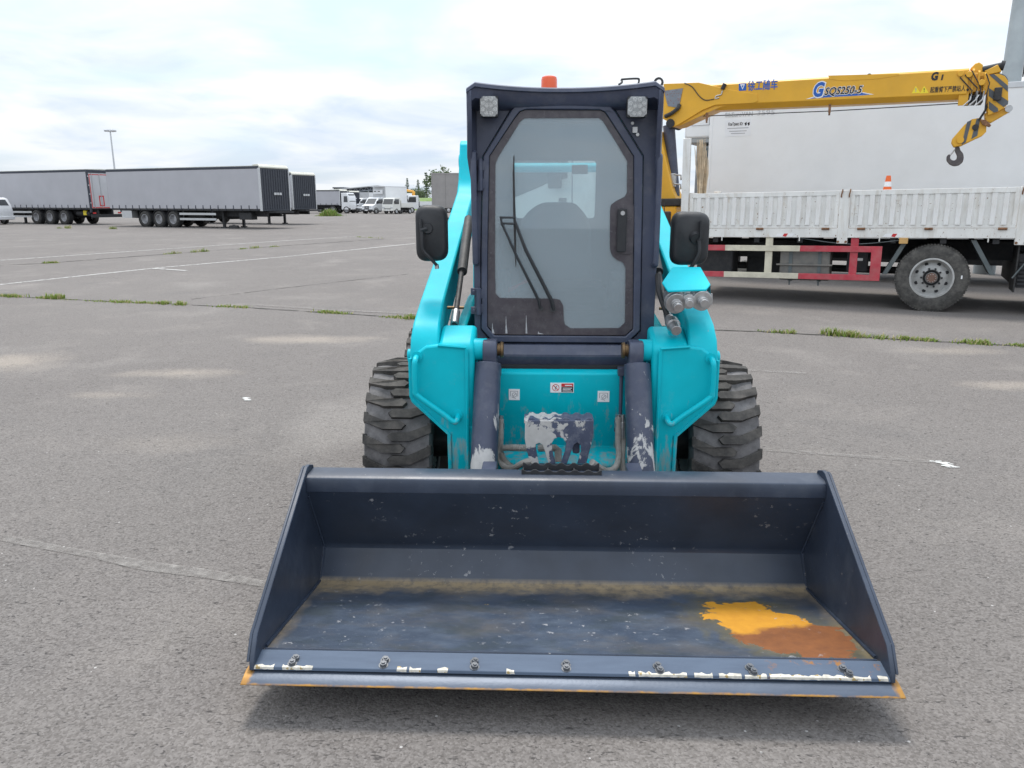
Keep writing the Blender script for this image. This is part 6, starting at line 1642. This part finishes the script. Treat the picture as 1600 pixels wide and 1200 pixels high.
# orange-yellow knuckle crane lorry behind the pickup
g_ = ground(624, 332.3)
kl = thing('crane_lorry', 'white lorry with folded orange knuckle crane behind the cream pickup', 'truck', g_, (0, 0, R(-70)))
kc = MB().prism([(0, .5), (-.03, 1.2), (.15, 2.6), (.3, 2.75), (1.7, 2.75), (1.75, .5)], -1.15, 1.15, 'x').build('cab_body', M['van_white'], kl, .06, seg=3)
quad(kl, 'windscreen', [(-1.0, .015, 1.5), (1.0, .015, 1.5), (.95, .135, 2.5), (-.95, .135, 2.5)], (0, -1, .12), M['car_glass'], kc)
for s in (-1, 1): quad(kl, 'side_window', [(s * 1.15, .3, 1.6), (s * 1.15, .4, 2.4), (s * 1.15, 1.3, 2.4), (s * 1.15, 1.3, 1.6)], (s, 0, 0), M['car_glass'], kc)
MB().box(-1.15, 1.15, -.1, .15, .4, .75).build('bumper', M['bumper'], kc, .03)
MB().box(-.45, .45, 1.5, 6.0, .55, .95).build('frame', M['chassis'], kl)
MB().box(-1.2, 1.2, 2.6, 6.0, .95, 1.5).build('bed', M['van_white'], kl, .02)
vwheels(kl, 1.15, (.8, 4.6), 1.35)
M['far_crane'] = paint('far_crane_orange', (.72, .36, .05), .45, var=.08)
cr_ = MB().box(-.22, .22, 2.0, 2.4, .9, 3.05).build('crane_column', M['far_crane'], kl, .04)
MB().tube([(0, 2.2, 3.0), (0, .9, 3.25)], .16, 8).tube([(0, .95, 3.25), (0, .55, 2.4)], [.20, .26], 8).build('crane_arm', M['far_crane'], cr_)
# grey lorry with its white cab facing right
FD = Frame((at_depth(531, 316, 108).x, 108, 0), R(-12))
od = FD.m @ Vector((-13.0, 0, 0))
FD = fr_at(od.x, od.y, R(-12))
td = trailer('distant grey curtain trailer coupled to a white cab facing right', FD, 13.0, [2.5, 3.8, 5.1], 'front', top=2.98, straps=16, group='far grey lorries')
cbp = [(13.2, .5), (13.2, 2.72), (14.0, 2.75), (14.3, 2.2), (14.35, .5)]
tcb = MB().prism(cbp, .02, 2.48, 'y').build('tractor_cab', M['van_white'], td, .06, seg=3)
quad(td, 'cab_window', [(13.55, .02, 1.5), (14.15, .02, 1.5), (14.08, .02, 2.3), (13.6, .02, 2.3)], (0, -1, 0), M['car_glass'], tcb)
quad(td, 'windscreen', [(14.325, .2, 1.55), (14.325, 2.3, 1.55), (14.16, 2.2, 2.6), (14.16, .3, 2.6)], (1, 0, .3), M['car_glass'], tcb)
for x in (11.9, 13.9):
    for y, f in ((.2, False), (2.3, True)):
        w = obj('wheel', fw_r, td); w.location = (x, y, .5)
        if f: w.rotation_euler = (0, 0, math.pi)
        obj('tyre', fw_t, w)
FE = Frame((at_depth(533, 316, 122).x, 122, 0), R(-25))
trailer('grey box lorry body standing behind the small white box van', fr_at(FE.loc.x - 5.0, FE.loc.y + 2.0, R(-25)), 7.2, [1.4, 2.7], 'front', top=2.95, straps=9, group='far grey lorries')
# ---- grey box trailer beside the loader arm
g_ = at_depth(675, 316, 72)
gb = thing('box_trailer', 'plain warm grey box trailer seen end-on just left of the loader arm', 'trailer', (g_.x, 72, 0), (0, 0, R(4)))
M['box_grey'] = paint('box_grey', (.29, .275, .265), .7, var=.08, vs=1.5, dust=.3, dustcol=(.34, .33, .31))
MB().box(0, 2.5, 0, 8.5, 1.0, 4.12).build('cargo_box', M['box_grey'], gb, .03)
MB().box(-.015, .08, -.02, .0, 1.0, 4.12).box(2.42, 2.515, -.02, .0, 1.0, 4.12).box(.08, 2.42, -.02, 0, 4.0, 4.12).build('door_frame', M['box_grey'], gb)
MB().box(1.245, 1.255, -.006, .002, 1.05, 4.0).build('door_gap', M['chassis'], gb)
MB().box(.6, .8, .2, 8.3, .6, 1.0).box(1.7, 1.9, .2, 8.3, .6, 1.0).build('frame', M['chassis'], gb)
for y in (1.2, 2.5):
    for x in (.22, 2.28):
        w = obj('wheel', fw_r, gb); w.location = (x, y, .5); w.rotation_euler = (0, 0, R(-90) if x < 1 else R(90)); obj('tyre', fw_t, w)
# ---- white panel van at the left edge
gv = ground(-6, 351.5)
pv = thing('panel_van', 'small white panel van cut off by the picture edge, rear end beside the curtain trailer', 'van', gv, (0, 0, R(-8)))
pr = [(0, .32), (.02, .9), (-.08, 1.35), (-.30, 1.80), (-.55, 1.88), (-2.6, 1.86), (-3.15, 1.25), (-4.0, 1.05), (-4.15, .75), (-4.15, .32)]
pb_ = MB().prism(pr, 0, 1.75, 'y').build('body', M['van_white'], pv, .07, seg=3)
quad(pv, 'side_window', [(-2.05, 0, 1.2), (-2.05, 0, 1.68), (-2.55, 0, 1.68), (-2.95, 0, 1.2)], (0, -1, 0), M['car_glass'], pb_)
quad(pv, 'rear_window', [(-.075, .25, 1.32), (-.075, 1.5, 1.32), (-.27, 1.45, 1.72), (-.27, .3, 1.72)], (1, 0, .5), M['car_glass'], pb_)
MB().box(-3.9, .02, -.015, .0, .93, 1.02).build('side_moulding', M['bumper'], pb_)
MB().box(-.06, .07, -.01, 1.76, .34, .58).build('bumper', M['van_white'], pb_, .03)
MB().box(-.06, .035, .02, .16, .95, 1.30).build('tail_lamp', M['red_print'], pb_, .02)
for x in (-.75, -3.3):
    for y, f in ((.08, False), (1.67, True)):
        w = obj('wheel', vr, pv); w.location = (x, y, .31); w.rotation_euler = (0, 0, R(90) if f else R(-90)); w.scale = (.87,) * 3; obj('tyre', vt, w)

# ================================================================== far shed with a truss roof
SY = 210
def sp(px, py): q = at_depth(px, py, SY); return q.x, q.z
shed = thing('truss_shed', 'far open shed with dark low gable roof on pale lattice trusses', 'shed', (sp(585, 316)[0], SY, 0))
ox = shed.location.x
lx_, lz_ = sp(517, 298); mx_, mz_ = sp(590, 291); rx_, rz_ = sp(652, 299.5)
P3 = [(lx_ - ox, lz_), (mx_ - ox, mz_), (rx_ - ox, rz_)]
dk = paint('shed_dark', (.045, .055, .075), .6); stl = paint('truss_steel', (.33, .36, .40), .5)
MB().prism([(P3[0][0] - .5, P3[0][1] + .25), (P3[1][0], P3[1][1] + .25), (P3[2][0] + .5, P3[2][1] + .25), (P3[2][0] + .5, P3[2][1] + .05), (P3[1][0], P3[1][1] + .05), (P3[0][0] - .5, P3[0][1] + .05)], -.6, 24, 'y').build('roof', M['alu'], shed)
MB().prism([(P3[0][0], P3[0][1]), (P3[1][0], P3[1][1]), (P3[2][0], P3[2][1]), (P3[2][0], 1.8), (P3[0][0], 1.8)], 18, 18.3, 'y').build('back_wall', dk, shed)
def lerp2(t):
    if t < .5: a, b, u = P3[0], P3[1], t * 2
    else: a, b, u = P3[1], P3[2], t * 2 - 1
    return (a[0] + (b[0] - a[0]) * u, a[1] + (b[1] - a[1]) * u)
N_ = 34
for k in range(N_):
    a, b = lerp2(k / N_), lerp2((k + 1) / N_)
    lo = lambda p: (p[0], 0, p[1] - .85)
    hi = lambda p: (p[0], 0, p[1])
    MB().tube([hi(a), lo(b)] if k % 2 else [lo(a), hi(b)], .07, 5).build('truss_diagonal', stl, shed)
MB().tube([(P3[0][0], 0, P3[0][1]), (P3[1][0], 0, P3[1][1]), (P3[2][0], 0, P3[2][1])], .10, 6).build('top_chord', stl, shed)
MB().tube([(P3[0][0], 0, P3[0][1] - .85), (P3[1][0], 0, P3[1][1] - .85), (P3[2][0], 0, P3[2][1] - .85)], .10, 6).build('bottom_chord', stl, shed)
MB().prism([(P3[0][0], P3[0][1]), (P3[1][0], P3[1][1]), (P3[2][0], P3[2][1]), (P3[2][0], P3[2][1] - 1.6), (P3[1][0], P3[1][1] - 1.3), (P3[0][0], P3[0][1] - 1.6)], .5, .7, 'y').build('roof_underside_shade', dk, shed)  # dark sheet added behind the truss for the shade under the roof
for t in (0.0, .2, .4, .6, .8, 1.0):
    p = lerp2(t); MB().box(p[0] - .15, p[0] + .15, .0, .3, 0, p[1] - .85).build('column', stl, shed)
x0, _ = sp(503, 316); x1, _ = sp(517, 316)
lb = thing('low_building', 'pale yellow-green low building left of the truss shed', 'building', (x0, 225, 0))
w_ = (x1 - x0) * 1.1
zt = at_depth(510, 294.5, 225).z
wl_ = MB().box(0, w_, 0, 8, 0, zt).build('wall', paint('pale_green_wall', (.50, .50, .34), .8), lb)
MB().box(-.3, w_ + .3, -.4, 8.4, zt, zt + .35).build('roof', dk, lb)
for k in range(3): MB().box(.4 + k * w_ / 3.2, .4 + k * w_ / 3.2 + .6, -.02, .02, zt - 1.9, zt - .9).build('window', M['car_glass'], wl_)
